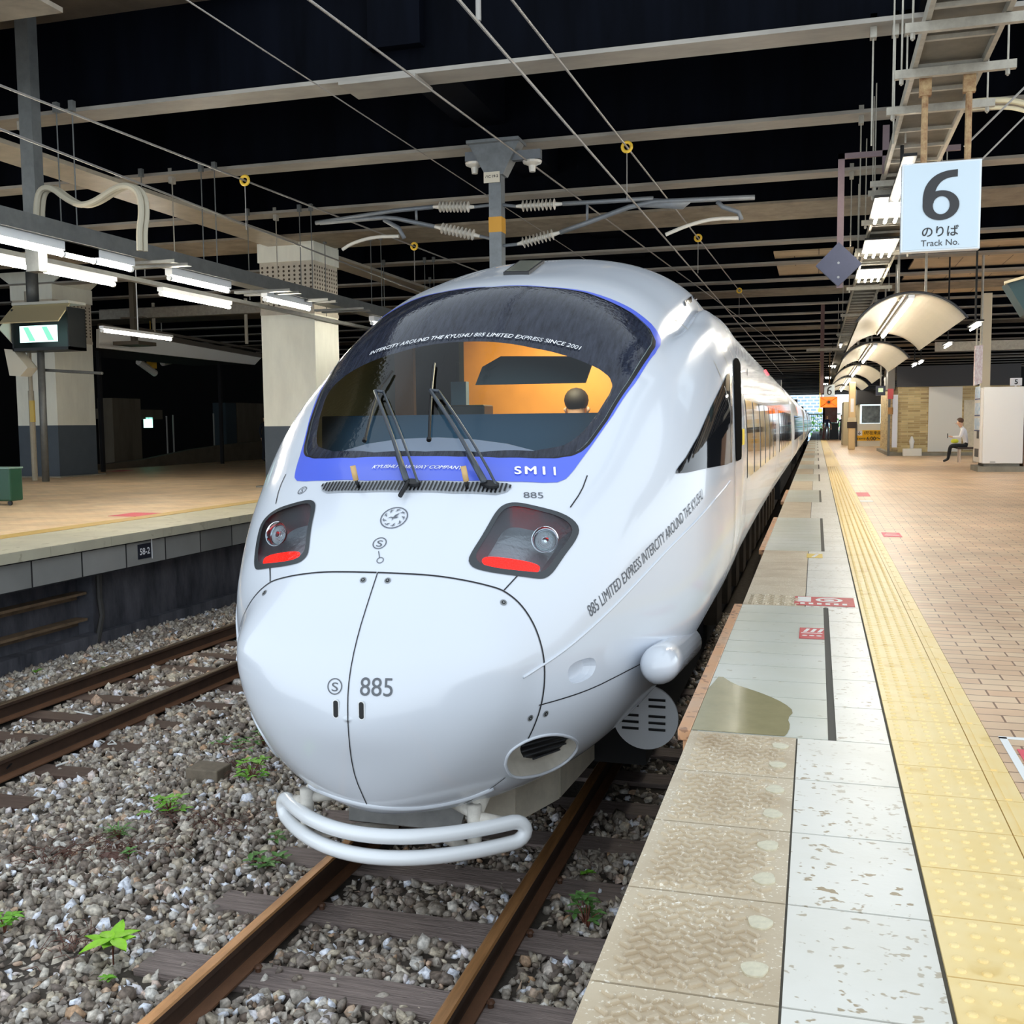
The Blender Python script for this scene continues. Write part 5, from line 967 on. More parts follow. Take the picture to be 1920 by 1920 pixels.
mb = MB(); mb.tube(smooth_open([pp(1385, 409), pp(1335, 410), pp(1290, 422), pp(1248, 440)], 2), .024, 8); mb.build('steady_arm', ins, e)
for (x, y, sx) in ((890, 306, -1), (998, 302, 1)):
    q = pp(x, y); mb = MB(); mb.mi = 0; mb.bb(min(q[0]-.12, c0), max(q[0]+.12, c0) if sx > 0 else c0, YP-.05, YP+.05, q[2]+.02, q[2]+.14); mb.mi = 1; mb.tube([q+[0, 0, .02], q, q+[0, 0, -.03], q+[0, 0, -.06], q+[0, 0, -.14]], [.03, .13, .12, .05, .04], 14); mb.build('feeder_insulator', [armm, ins], e)
wirem = mat('wire', (150, 146, 140), .45, .5)
def wire(p, q, label, z0, z1=None, r=.012, m_=wirem):
    a, b = onz(*p, z0), onz(*q, z1 or z0); d = (b-a)/(b[1]-a[1]); mb = MB(); s_ = a-d*(a[1]-1.5); e_ = b+d*(60-b[1]); mb.tube([s_, e_], r, 6); return tag(mb.build('overhead_wire', m_), label, 'wire')
wire((860, 0), (1170, 358), 'lower contact wire over the train, the middle of three crossing the roof', 3.9)
wire((960, 0), (1175, 275), 'messenger wire with yellow clips, rightmost wire over the train', 4.55)
wire((580, 0), (1000, 310), 'thick feeder wire passing the top of the catenary post', 4.7, r=.012)
wire((350, 0), (665, 205), 'thin dim wire crossing the black roof at upper left', 4.8, r=.007)
wire((0, 160), (458, 338), 'wire with yellow clips over the far track', 4.4)
wire((0, 242), (265, 345), 'lower contact wire over the far track', 3.9)
for (x, y, z, lb) in ((1173, 275, 4.55, 'yellow round clip on the rightmost wire above the train'), (1288, 446, 4.55, 'small second yellow clip farther along the rightmost wire'), (1344, 545, 4.55, 'tiny third yellow clip beyond the train roof'), (458, 338, 4.4, 'yellow clip on the wire over the far track'), (777, 447, 4.4, 'distant yellow clip left of the train roof')):
    q = onz(x, y, z)
    a_, b_ = (onz(0, 160, 4.4), onz(458, 338, 4.4)) if z == 4.4 else (onz(960, 0, 4.55), onz(1175, 275, 4.55)); q = min((a_+(b_-a_)*t for t in np.linspace(.2, 12, 1500)), key=lambda p_: abs(pxof(p_[None])[0][1 if z > 4.5 else 0]-(y if z > 4.5 else x)))
    e = empty('wire_clip', q, lb, 'clip', 'yellow clips on the overhead wires'); mb = MB(); P = [q+[.055*math.cos(t), 0, .055*math.sin(t)] for t in np.linspace(0, 2*PI, 17)]; mb.tube(P, .02, 8, False); mb.build('ring', mat('clip_yellow', (232, 190, 60), .4), e)
    mb = MB(); mb.tube([q+[0, 0, -.06], q+[0, 0, -.62]], .006, 6); mb.build('dropper', wirem, e)
mb = MB(); q = onz(897, 25, 4.1); mb.tube([q, q+[0, 0, .9]], .006, 6); mb.tube([q+[0, 0, -.05], q+[0, 0, .12]], .02, 8); tag(mb.build('dropper', wirem), 'short dropper with a clamp on the contact wire at the top of the photo', 'dropper')

# ================================================================== NEAR PLATFORM: TRAY, LIGHTS, SIGNS
trm = mat('ladder_galv', (172, 166, 152), .5, .2, var=.3, vs=12); trbase = mat('tray_sheet', (112, 106, 92), .7, var=.3)
e = empty('cable_ladder', (.95, 8, 4.0), 'long cable ladder hanging over the near platform, running into the distance', 'cable ladder')
mb = MB(); mb.bb(.68, .715, 5.0, 70, 3.97, 4.07); mb.bb(1.185, 1.22, 5.0, 70, 3.97, 4.07); mb.build('side_rail', trm, e)
mb = MB(); ny_ = 0
for y in np.arange(5.2, 45, .62): mb.bb(.715, 1.185, y, y+.035, 3.975, 4.005)
r_ = mb.build('rung', trm, e); r_['kind'] = 'stuff'; mb = MB(); mb.bb(.72, 1.18, 5.0, 70, 4.02, 4.03); mb.bb(.76, 1.0, 5.0, 70, 4.03, 4.1); mb.build('cable_bed', trbase, e)
hy = [7.9, 8.9, 9.9, 12.8, 13.3, 15.2, 17.6, 18.0, 22.5, 28, 34]
for i, y in enumerate(hy):
    mb = MB(); mb.bb(.55, 1.42, y-.02, y+.03, 3.90, 3.965); 
    for xx in (.6, 1.36): mb.tube([(xx, y, 3.85), (xx, y, 5.05)], .008, 6)
    if y < 10.5: mb.bb(.6, 1.36, y-.02, y+.02, 5.02, 5.06)
    for xx in (.6, 1.36): mb.tube([(xx, y, 3.86), (xx, y, 3.90)], .018, 6)
    tag(mb.build('trapeze_hanger', trm), '%s trapeze hanger under the near cable ladder counted from the top' % ords[i], 'hanger', 'trapeze hangers under the cable ladder')
# track number sign
ST = 9.0
def track_sign(Y, cpx, hw, hh, label, full=True, ztop=3.9):
    c = ony(*cpx, Y); e = empty('track_number_sign', c, label, 'sign')
    mb = MB(); mb.bb(c[0]-hw, c[0]+hw, Y-.03, Y+.06, c[2]-hh, c[2]+hh); mb.build('frame', mat('sign_frame', (214, 220, 224), .35, .3), e, bevel=.006)
    mb = MB(); mb.bb(c[0]-hw*.94, c[0]+hw*.94, Y-.036, Y-.02, c[2]-hh*.955, c[2]+hh*.955); mb.build('panel', mat('sign_panel', (200, 216, 226), .3), e)
    dk = mat('sign_text', (44, 44, 46), .5); mb = MB(); su, sv, cz6 = hw*.92, hh*.56, c[2]+hh*.24; T6 = lambda a, b: (c[0]+a*su, Y-.039, cz6+b*sv)
    oc = smooth_open([(.44, .99), (.12, .97), (-.2, .80), (-.42, .45), (-.50, .05), (-.50, -.40)], 3); ic = smooth_open([(.44, .70), (.22, .69), (.02, .58), (-.11, .36), (-.17, .12), (-.20, -.30)], 3); n6 = len(oc); mb.add([T6(*p) for p in oc]+[T6(*p) for p in ic], [(i, i+1, n6+i+1, n6+i) for i in range(n6-1)])
    an = np.linspace(0, 2*PI, 48, endpoint=False); T7 = lambda a, b: (c[0]+a*su, Y-.042, cz6+b*sv); mb.add([T7(.50*math.cos(t), -.40+.595*math.sin(t)) for t in an]+[T7(.23*math.cos(t)+.01, -.40+.36*math.sin(t)) for t in an], [(i, (i+1) % 48, 48+(i+1) % 48, 48+i) for i in range(48)])
    if full:
        flat_text(mb, 'のりば', (c[0], Y-.039, c[2]-hh*.56), (1, 0, 0), (0, 0, 1), width=hw*.92, bold=.012); flat_text(mb, 'Track No.', (c[0], Y-.039, c[2]-hh*.82), (1, 0, 0), (0, 0, 1), width=hw*.96)
    else: flat_text(mb, 'Track No.', (c[0], Y-.039, c[2]-hh*.7), (1, 0, 0), (0, 0, 1), width=hw*.9)
    mb.build('lettering', dk, e); return e, c
e, c = track_sign(ST, (1763, 388), .292, .345, 'large white track number 6 sign hanging over the near platform')
rusty = mat('hanger_rust', (186, 160, 116), .7, var=.5, vs=16, col2=(120, 76, 44))
mb = MB()
for dx in (-.13, .19): mb.tube([(c[0]+dx, ST, c[2]+.34), (c[0]+dx+.0, ST, 3.95)], .025, 8); mb.bb(c[0]+dx-.045, c[0]+dx+.045, ST-.03, ST+.03, 3.78, 3.95)
mb.build('hanger_arm', rusty, e)
e, c = track_sign(50, (1555, 736), .23, .36, 'small distant track number 6 sign above the orange board', False); mb = MB(); mb.tube([(c[0], 50, c[2]+.3), (c[0], 50, 4.4)], .03, 6); mb.build('hanger_arm', rusty, e)
# orange board below it
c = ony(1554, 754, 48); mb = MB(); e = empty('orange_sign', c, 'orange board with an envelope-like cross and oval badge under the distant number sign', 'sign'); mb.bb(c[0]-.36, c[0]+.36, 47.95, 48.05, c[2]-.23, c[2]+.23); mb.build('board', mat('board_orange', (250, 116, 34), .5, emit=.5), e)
mb = MB(); o_ = 47.94; 
for sx in (-1, 1):
    for sz in (-1, 1): mb.tube([(c[0]+sx*.34, o_, c[2]+sz*.21), (c[0]+sx*.12, o_, c[2]+sz*.06)], .012, 4)
disc(mb, (c[0], o_-.01, c[2]), (1, 0, 0), (0, 0, 1), .11, 20, .085); mb.build('cross_print', mat('board_dark_orange', (176, 84, 28), .5), e); mb = MB(); disc(mb, (c[0], o_-.012, c[2]), (1, 0, 0), (0, 0, 1), .07, 14); mb.build('badge', mat('badge_dark', (70, 60, 50), .5), e); mb = MB(); mb.tube([(c[0]-.3, 48, c[2]), (c[0]-.3, 48, 6.1)], .025, 6); mb.build('hanger_arm', rusty, e)
# bracket arm with diamond marker
YD_ = 12.5; dmm = mat('frame_mauve', (112, 92, 94), .5, var=.2); e = empty('diamond_marker', ony(1572, 497, YD_), 'dark grey diamond plate on a mauve steel hanging arm beside the cable ladder', 'marker')
a, b, c_ = ony(1574, 540, YD_), ony(1574, 294, YD_), ony(1700, 290, YD_); mb = MB(); mb.bb(a[0]-.035, a[0]+.035, YD_-.02, YD_+.02, a[2], b[2]+.03); mb.bb(a[0]-.035, c_[0]+.55, YD_-.02, YD_+.02, b[2]-.03, b[2]+.03); mb.bb(.66, .73, YD_-.02, YD_+.02, 3.98, b[2]+.3); mb.build('arm', dmm, e)
q = ony(1572, 497, YD_); mb = MB(); mb.prism([(q[0]-.245, q[2]), (q[0], q[2]-.24), (q[0]+.25, q[2]), (q[0], q[2]+.25)], 1, YD_-.035, YD_-.022); mb.prism([(q[0]-.245, q[2]), (q[0], q[2]-.24), (q[0]+.25, q[2]), (q[0], q[2]+.25)], 1, YD_+.022, YD_+.035); mb.build('plate', mat('plate_slate', (70, 72, 92), .5, var=.15), e); mb = MB()
for z in (q[2]-.14, q[2]+.02): disc(mb, (q[0]+.0, YD_-.037, z), (1, 0, 0), (0, 0, 1), .014, 12)
mb.build('bolt', steel, e)
# fluorescent clusters under the ladder
def cluster(px, Y, n, L_, label, z=None):
    c = ony(*px, Y); z = z or c[2]; e = empty('tube_light_cluster', c, label, 'light', 'tube light clusters under the ladder')
    for k in range(n): x = c[0]+(k-(n-1)/2)*.115; mb = MB(); mb.tube([(x, Y, z), (x, Y+L_, z)], .019, 8); mb.build('tube', lamp_on, e)
    mb = MB(); mb.bb(c[0]-.06*n, c[0]+.06*n, Y-.03, Y+L_+.03, z+.05, z+.08); mb.tube([(c[0], Y+L_/2, z+.08), (c[0], Y+L_/2, 4.0 if .6 < c[0] < 1.25 and n > 1 and Y < 45 or Y == 10.4 else ztop(Y+L_/2))], .02, 6); mb.build('fixture', mat('lamp_backing', (26, 26, 26), .8), e)
cluster((1706, 305), 10.4, 1, 2.0, 'single long tube partly hidden behind the number 6 sign'); cluster((1682, 378), 12.6, 4, 1.25, 'cluster of four bright tubes just left of the number 6 sign'); cluster((1654, 456), 16.2, 4, 1.3, 'second cluster of bright tubes below the first'); cluster((1634, 510), 20, 4, 1.3, 'third cluster of bright tubes under the ladder'); cluster((1616, 550), 24.5, 2, 1.3, 'fourth bright lamp under the ladder just left of the vault')
for i, (p, Y) in enumerate((((1577, 647), 38), ((1561, 687), 52), ((1553, 708), 62), ((1548, 720), 72), ((1838, 608), 20), ((1783, 645), 26), ((1718, 683), 33), ((1730, 678), 34))):
    cluster(p, Y, 1 if Y < 45 else 3, 1.2, '%s small bright lamp farther along the platform' % ords[i])  # extra tubes in the far lamps are added to brighten that end
# vaulted reflectors
vault = mat('vault_white', (150, 144, 130), .35, var=.12, vs=1.5)
def vaultc(Y, label, x0=1.53, R_=1.05, L_=8.3, zt_=3.40, tl=True):
    e = empty('vaulted_light', (x0, Y+L_/2, zt_), label, 'light canopy', 'vaulted light canopies in a row'); mb = MB(); n = 24; vs = []
    for k in range(n+1):
        a = -.95+1.9*k/n; 
        for (r, yy) in ((R_, Y), (R_, Y+L_), (R_+.03, Y), (R_+.03, Y+L_)): vs.append((x0+r*math.sin(a), yy, zt_-R_+r*math.cos(a)))
    fs = []
    for k in range(n): o = 4*k; fs += [(o, o+1, o+5, o+4), (o+2, o+6, o+7, o+3), (o, o+4, o+6, o+2), (o+1, o+3, o+7, o+5)]
    mb.add(vs, fs); mb.build('reflector', vault, e, smooth=False); mb = MB()
    for yy in (Y, Y+L_): mb.tube([(x0+(R_+.035)*math.sin(a), yy, zt_-R_+(R_+.035)*math.cos(a)) for a in np.linspace(-.97, .97, 21)], .022, 6)
    mb.build('rim', darkst, e, smooth=True)
    mb = MB(); 
    for s_ in range(4): mb.tube([(x0, Y+.2+s_*2.0, zt_-.10), (x0, Y+2.05+s_*2.0, zt_-.10)], .03, 8)
    mb.build('tube', lamp_on, e); mb = MB(); mb.bb(x0-.14, x0-.11, Y+.1, Y+L_-.1, zt_-.04, zt_-.02); mb.bb(x0-.05, x0+.05, Y, Y+L_, zt_-.07, zt_-.01); mb.build('fixture', whitetube, e)
    mb = MB()
    for yy in (Y+.5, Y+L_-.5): mb.bb(x0-.2, x0-.16, yy, yy+.04, zt_-.05, 5.0); mb.bb(x0+.25, x0+.29, yy, yy+.04, zt_, 5.0)
    mb.build('hanger', trm, e)
for i, Y in enumerate((19.2, 30.6, 42.0, 53.4, 64.8)): vaultc(Y, ['nearest and largest arched white light canopy over the platform', 'second arched white light canopy along the platform', 'third arched white light canopy along the platform', 'fourth small arched light canopy', 'fifth and farthest arched light canopy'][i])
# dark green hood at right edge
q = ony(1918, 530, 14); e = empty('hooded_speaker', q, 'dark green hooded speaker cut by the right edge', 'speaker'); mb = MB(); a = [ony(*p, 14) for p in ((1883, 534), (1960, 515), (1960, 600), (1918, 592))]; mb.plate(a, .4); mb.build('body', mat('hood_green', (30, 58, 58), .5), e); mb = MB(); mb.plate([ony(1883, 530, 13.75), ony(1960, 508, 13.75), ony(1960, 513, 14.25), ony(1883, 536, 14.25)], .03); mb.build('top_plate', mat('cream_plate', (206, 188, 150), .5), e)
# conduits at the upper right
mb = MB(); P = smooth_open([ony(1812, 192, 11.6), ony(1850, 188, 11.6), ony(1905, 188, 11.6), ony(1950, 205, 11.6)], 2); mb.tube(P, .03, 8); mb.tube([p-[0, 0, .07] for p in P], .02, 8); tag(mb.build('conduit_pipe', mat('conduit_tan', (196, 186, 156), .6)), 'pale conduits curving from the ladder toward the upper right corner', 'pipe')
mb = MB(); mb.tube([ony(1808, 275, 10), ony(1925, 160, 10)], .01, 6); tag(mb.build('stay_wire', wirem), 'upper slanting stay wire right of the number 6 sign', 'wire')
mb = MB(); mb.tube([ony(1830, 310, 11), ony(1925, 215, 11)], .009, 6); tag(mb.build('stay_wire', wirem), 'lower slanting stay wire right of the number 6 sign', 'wire')
for i, (x, y0_, Y) in enumerate(((1680, -5, 10.9), (1703, -5, 10.9), (1638, 40, 10.9), (1615, 210, 13.9), (1597, 320, 16.9), (40, 215, 10.9), (322, 325, 13.9), (517, 400, 16.9))):
    q = ony(x, max(y0_, 5), Y); mb = MB(); zb_ = 3.9 if x > 1000 else 3.5; mb.tube([(q[0], Y, zb_), (q[0], Y, 5.05)], .009, 6); mb.bb(q[0]-.03, q[0]+.03, Y-.05, Y+.05, 4.9, 5.12); tag(mb.build('drop_rod', trm), '%s thin rod clamped to a beam flange, counted over the photo from the ladder leftward' % ords[i], 'rod', 'rods clamped to the beam flanges')
# ---- buildings on the platform
tilew = brick_mat('kiosk_tile', (216, 196, 142), (160, 134, 88), (196, 182, 140), .42, .075, .008, rough=.4, plane='xz', bump=.3); tilew2 = brick_mat('kiosk_tile_side', (216, 196, 142), (160, 134, 88), (196, 182, 140), .42, .075, .008, rough=.4, plane='yz', bump=.3)
fasc = mat('fascia_black', (44, 44, 47), .5)
YK = 40.3; a = ony(1684, 800, YK); x0 = a[0]; x1 = x0+4.0; e = empty('waiting_kiosk', (x0+2, YK, 0), 'flat-roofed kiosk with tan tile walls, black fascia and white door', 'kiosk')
mb = MB(); mb.mi = 0; mb.bb(x0, x1, YK, YK+.2, .12, 2.5); mb.build('front_wall', tilew, e); mb = MB(); mb.plate([(x0, YK, .12), (x0-.22, YK+1.6, .12), (x0-.22, YK+1.6, 2.5), (x0, YK, 2.5)], .05); mb.bb(x0-.22, x0-.1, YK+1.6, YK+7, .12, 2.5); mb.build('side_wall', tilew2, e)
mb = MB(); mb.bb(x0-.08, x1, YK-.12, YK+.1, 2.48, 3.22); mb.build('fascia', fasc, e); mb = MB(); mb.bb(x0-.36, x0-.12, YK+.3, YK+1.2, 2.4, 3.2); mb.bb(x0-.36, x0-.14, YK+1.6, YK+2.6, 2.4, 3.2); mb.build('louvre_panel', mat('vent_panel', (150, 148, 142), .5), e)
mb = MB(); mb.bb(x0-.36, x1, YK-.15, YK+7, 0, .12); mb.build('plinth', concm, e)
p, q = ony(1740, 800, YK), ony(1803, 800, YK); d_ = mb = MB(); mb.bb(p[0], q[0], YK-.03, YK, .14, 2.46); dr_ = mb.build('door', mat('door_white', (222, 222, 216), .5), e); mb = MB(); mb.tube([(q[0]-.1, YK-.06, 1.02), (q[0]-.02, YK-.06, 1.02)], .015, 6); mb.build('handle', steel, dr_)
mb = MB(); pq = ony(1803, 800, YK); mb.bb(pq[0]+.06, pq[0]+.9, YK-.05, YK, .2, 1.98); mb.build('notice_board', mat('board_cream', (220, 212, 188), .5, var=.2, vs=12), e)
mb = MB(); mb.bb(x0-.12, x1, YK+.1, YK+7, 3.0, 3.22); mb.build('roof', fasc, e)
mb = MB(); q = ony(1710, 845, YK-.5); mb.bb(q[0]-.32, q[0]+.32, YK-.6, YK-.4, 0, .27); e2 = tag(mb.build('white_planter_box', mat('box_white', (226, 224, 216), .5), bevel=.02), 'low white box on the floor before the tan kiosk wall', 'box')
e = empty('small_ornament', (q[0], YK-.3, .1), 'small white figure-shaped ornament standing behind the low white box', 'ornament'); mb = MB(); mb.tube([(q[0], YK-.3, 0.0), (q[0], YK-.3, .4), (q[0], YK-.3, .52), (q[0], YK-.3, .62), (q[0], YK-.3, .7)], [.05, .07, .1, .06, .03], 10); mb.build('body', whitetube, e, smooth=True)
# narrow signs at its corner
for (px, w_, z0, z1, col, lb) in (((1669, 745), .1, 2.05, 2.42, (224, 96, 100), 'small red and white notice on the kiosk corner'), ((1677, 800), .09, .3, 2.2, (220, 224, 236), 'tall narrow white poster strip on the kiosk corner'), ((1669, 775), .09, 1.5, 1.75, (176, 128, 70), 'small brown box at the kiosk corner')):
    q = ony(*px, YK+.0); mb = MB(); mb.bb(q[0]-w_, q[0]+w_, YK-.2, YK-.16, z0, z1); tag(mb.build('notice', mat('n'+lb[:14], col, .5)), lb, 'notice')
mb = MB(); q = ony(1666, 800, YK); mb.bb(q[0]-.04, q[0]+.04, YK-.2, YK-.1, 0, 2.1); tag(mb.build('corner_post', galv), 'grey steel post at the kiosk corner', 'post')
# vending machine
YV = 27.4; a, b, c_ = ony(1822, 880, YV+.8), ony(1841, 880, YV), ony(1917, 880, YV); e = empty('vending_machine', ((b[0]+c_[0])/2, YV+.4, 0), 'white vending machine seen from its plain side at the right edge', 'vending machine')
zt_ = ony(1880, 725, YV)[2]; mb = MB(); mb.bb(b[0], c_[0], YV, YV+1.1, .2, zt_); mb.build('cabinet', mat('vend_white', (232, 232, 230), .35), e, bevel=.015)
mb = MB(); mb.bb(b[0]-.06, b[0], YV+.03, YV+1.07, .22, zt_-.02); fr = mb.build('door', mat('vend_door', (226, 222, 214), .35), e, bevel=.01)
for k, (z, col) in enumerate(((1.95, (120, 175, 215)), (1.55, (140, 185, 220)), (1.18, (150, 190, 225)))):
    mb = MB(); mb.bb(b[0]-.068, b[0]-.06, YV+.15, YV+.95, z-.16, z+.12); mb.build('poster', mat('poster_%d' % k, col, .4, var=.6, vs=9, col2=(240, 244, 248)), fr); mb = MB(); mb.bb(b[0]-.07, b[0]-.06, YV+.15, YV+.95, z-.2, z-.17); mb.build('button_row', mat('btn_navy', (60, 80, 130), .4), fr)
mb = MB(); mb.bb(b[0]-.07, b[0]-.06, YV+.2, YV+.5, .8, 1.0); mb.build('coin_panel', black, fr); mb = MB(); mb.bb(b[0]-.07, b[0]-.06, YV+.2, YV+.8, .35, .55); mb.build('pickup_flap', darkst, fr)
mb = MB(); q = ony(1861, 867, YV); mb.bb(q[0]-.06, q[0]+.06, YV-.01, YV, q[2]-.03, q[2]+.03); mb.build('rating_plate', mat('plate_tag', (190, 190, 188), .5), e)
mb = MB(); mb.bb(b[0]-.1, c_[0]+.05, YV-.05, YV+1.2, 0, .13); mb.bb(b[0]+.05, c_[0]-.05, YV+.1, YV+1.0, .13, .2); mb.build('base', concm, e)
mb = MB(); q = ony(1922, 800, YV+.4); mb.bb(c_[0]+.03, c_[0]+1.0, YV+.1, YV+1.1, .13, zt_); tag(mb.build('vending_machine', mat('vend_brown', (150, 118, 92), .4), bevel=.01), 'brownish machine glimpsed right of the white vending machine', 'vending machine')
# posts, hanging sign and "5" plate near it
mb = MB(); q = ony(1847, 700, 34); mb.bb(q[0]-.13, q[0]+.13, 33.9, 34.1, 0, 5.0); tag(mb.build('white_post', mat('post_cream', (216, 206, 180), .5)), 'pale square post rising behind the vending machine', 'post')
e = empty('hanging_sign', ony(1836, 680, 26), 'white vertical hanging sign above the seated man', 'sign'); q = ony(1836, 680, 26); mb = MB(); mb.plate([q+[-.1, .0, -.52], q+[.1, .3, -.45], q+[.1, .3, .42], q+[-.1, 0, .38]], .03); mb.build('panel', mat('sign_white2', (226, 220, 212), .5, var=.3, vs=14, col2=(190, 150, 150)), e); mb = MB(); mb.tube([q+[-.05, .1, .4], q+[-.05, .1, 1.0]], .02, 6); mb.tube([q+[.07, .3, .4], (q[0]+.07, q[1]+.3, 6.1)], .03, 6); mb.build('hanger_arm', trm, e)
q = ony(1905, 716, 30); e = empty('number_sign', q, 'small white number 5 sign peeking over the vending machine', 'sign'); mb = MB(); mb.bb(q[0]-.14, q[0]+.14, 29.97, 30.03, q[2]-.1, q[2]+.1); mb.tube([(q[0], 30.05, 0), (q[0], 30.05, q[2])], .025, 6); mb.build('panel', textwhite, e); mb = MB(); flat_text(mb, '5', (q[0], 29.96, q[2]), (1, 0, 0), (0, 0, 1), height=.13, bold=.02); mb.build('lettering', black, e)
mb = MB(); mb.bb(3.6, 8, 36, 36.06, 3.45, 3.75); tag(mb.build('cross_beam', trm), 'pale horizontal beam above the kiosk at right', 'beam')
e = empty('hanging_display', ony(1651, 731, 39.6), 'small dark hanging display with a lit square left of the kiosk', 'display'); q = ony(1651, 731, 39.6); mb = MB(); mb.bb(q[0]-.16, q[0]+.16, 39.5, 39.7, q[2]-.2, q[2]+.14); mb.build('case', mat('display_navy', (24, 28, 52), .4), e); mb = MB(); mb.bb(q[0]-.08, q[0]+.08, 39.47, 39.5, q[2]-.08, q[2]+.06); mb.build('screen', emis('disp', (190, 200, 160), .8), e); mb = MB(); mb.tube([(q[0], 39.6, q[2]+.14), (q[0], 39.6, 6.1)], .03, 6); mb.build('hanger_arm', trm, e)
# second kiosk with lit window and yellow banner
Y2 = 60; a, b = ony(1607, 800, Y2), ony(1668, 800, Y2); e = empty('shop_kiosk', ((a[0]+b[0])/2, Y2, 0), 'small shop kiosk with black fascia and lit window in the distance', 'kiosk'); mb = MB(); mb.bb(a[0], b[0]+.6, Y2, Y2+3, 0, 2.2); mb.build('front_wall', mat('shop_wall', (214, 200, 166), .6), e)
mb = MB(); mb.bb(a[0]-.05, b[0]+.6, Y2-.2, Y2+3, 2.18, 2.95); mb.build('fascia', fasc, e); wn = MB(); p, q = ony(1613, 758, Y2), ony(1655, 797, Y2); wn.bb(p[0], q[0], Y2-.03, Y2, q[2], p[2]); w_ = wn.build('window', emis('shop_lit', (214, 236, 240), .9), e)
mb = MB(); p1_, q1_ = ony(1616, 761, Y2), ony(1650, 793, Y2); mb.bb(p1_[0], q1_[0], Y2-.045, Y2-.031, q1_[2], p1_[2]); mb.build('display', mat('shop_goods', (120, 130, 136), .5, var=.7, vs=5, col2=(60, 70, 80)), w_); mb = MB(); mb.bb(a[0], b[0]+.2, Y2-.5, Y2, 0, 1.02); mb.build('counter', mat('counter_cream', (232, 230, 210), .5), e)
YB = 55; a, b = ony(1605, 838, YB), ony(1662, 838, YB); e = empty('banner_barrier', ((a[0]+b[0])/2, YB, 0), 'white barrier carrying a yellow banner with opening hours', 'banner'); mb = MB(); mb.bb(a[0], b[0], YB, YB+.05, .02, 1.15); mb.build('panel', mat('banner_white', (240, 238, 226), .5), e)
p, q = ony(1605, 807, YB), ony(1663, 826, YB); mb = MB(); mb.bb(p[0], q[0], YB-.02, YB, q[2], p[2]); bn = mb.build('banner', mat('banner_yellow', (255, 198, 12), .5), e); mb = MB(); cz = (p[2]+q[2])/2
mb.bb(p[0]+.02, p[0]+.3, YB-.025, YB-.02, cz-.0, p[2]-.01); mb.build('arrow_panel', textwhite, bn); mb = MB(); flat_text(mb, '↓', (p[0]+.16, YB-.03, cz+.12), (1, 0, 0), (0, 0, 1), height=.17, bold=.03)
flat_text(mb, '1階在来線改札', (p[0]+.98, YB-.03, cz+.13), (1, 0, 0), (0, 0, 1), width=1.2, bold=.01); flat_text(mb, '営業時間', (p[0]+.24, YB-.03, cz-.16), (1, 0, 0), (0, 0, 1), width=.42, bold=.01); flat_text(mb, '6:00～24', (p[0]+.98, YB-.03, cz-.15), (1, 0, 0), (0, 0, 1), width=.95, bold=.02); mb.build('lettering', black, bn)
mb = MB()
for x in (a[0], b[0]): mb.tube([(x, YB-.05, 0), (x, YB-.05, 1.25)], .04, 8)
mb.build('post', galv, e)
# cream posts, clutter
YQ = 49.2; a, b = ony(1590, 843, YQ), ony(1603, 843, YQ); e = empty('cream_post', ((a[0]+b[0])/2, YQ, 0), 'cream square post with a black wrapped band standing by the arched canopies', 'post'); t_ = ony(1597, 716, YQ)[2]; mb = MB(); mb.bb(a[0], b[0], YQ, YQ+.3, 0, t_); mb.build('shaft', mat('post_tan', (222, 198, 152), .5), e, bevel=.04); mb = MB(); z_ = ony(1597, 797, YQ)[2]; mb.bb(a[0]-.05, b[0]+.05, YQ-.04, YQ+.34, z_-.14, z_+.14); mb.build('wrap', mat('wrap_dark', (50, 38, 34), .6), e); mb = MB(); mb.bb(a[0]-.03, b[0]+.03, YQ-.03, YQ+.33, z_+.15, z_+.34); mb.build('collar', mat('collar_cream', (216, 206, 176), .5), e); mb = MB(); z_ = ony(1597, 760, YQ)[2]; mb.bb(a[0]+.08, b[0]-.08, YQ-.01, YQ, z_-.3, z_+.3); mb.build('paper', textwhite, e)
mb = MB(); q = ony(1589, 815, 58); mb.bb(q[0]-.22, q[0]+.2, 58, 62, 0, 2.3); tag(mb.build('wall_block', mat('block_cream', (206, 196, 166), .6)), 'pale wall block left of the cream post', 'wall')
mb = MB(); q = ony(1563, 822, 80); mb.bb(q[0]-.28, q[0]+.32, 80, 80.6, 0, 1.18); tag(mb.build('dark_cabinet', mat('cabinet_slate', (66, 78, 92), .5)), 'dark slate cabinet behind the standing man', 'cabinet')
mb = MB(); q = ony(1557, 780, 82); mb.bb(q[0]-.55, q[0]+.5, 82, 82.4, 1.2, 2.6); mb.bb(q[0]-.55, q[0]-.4, 82, 82.4, 0, 2.6); tag(mb.build('poster_stand', mat('poster_pink', (232, 206, 206), .5, var=.4, vs=3, col2=(214, 120, 130)), ), 'white and pink poster stand behind the standing man', 'stand')
mb = MB(); q = ony(1534, 769, 70); mb.tube([q, q+[.25, 0, -.02]], .12, 12); mb.tube([(q[0]+.1, q[1], q[2]), (q[0]+.1, q[1], 6.1)], .03, 6); tag(mb.build('round_yellow_lamp', mat('lamp_yellow', (236, 206, 90), .4, emit=.6)), 'round yellow lamp hanging left of the orange board', 'lamp')
mb = MB(); q = ony(1541, 700, 36); mb.bb(q[0]-.06, q[0]+.06, 36, 36.1, 2.2, ztop(36)); tag(mb.build('hanging_post', mat('mauve_post', (104, 78, 74), .6)), 'dark mauve post hanging above the small number 6 sign', 'post')
mb = MB(); q = ony(1532, 655, 32); mb.bb(q[0]-.3, q[0]+1.2, 32, 32.06, q[2]-.05, q[2]+.03); tag(mb.build('support_beam', trm), 'pale cross arm above the hanging mauve post', 'arm')
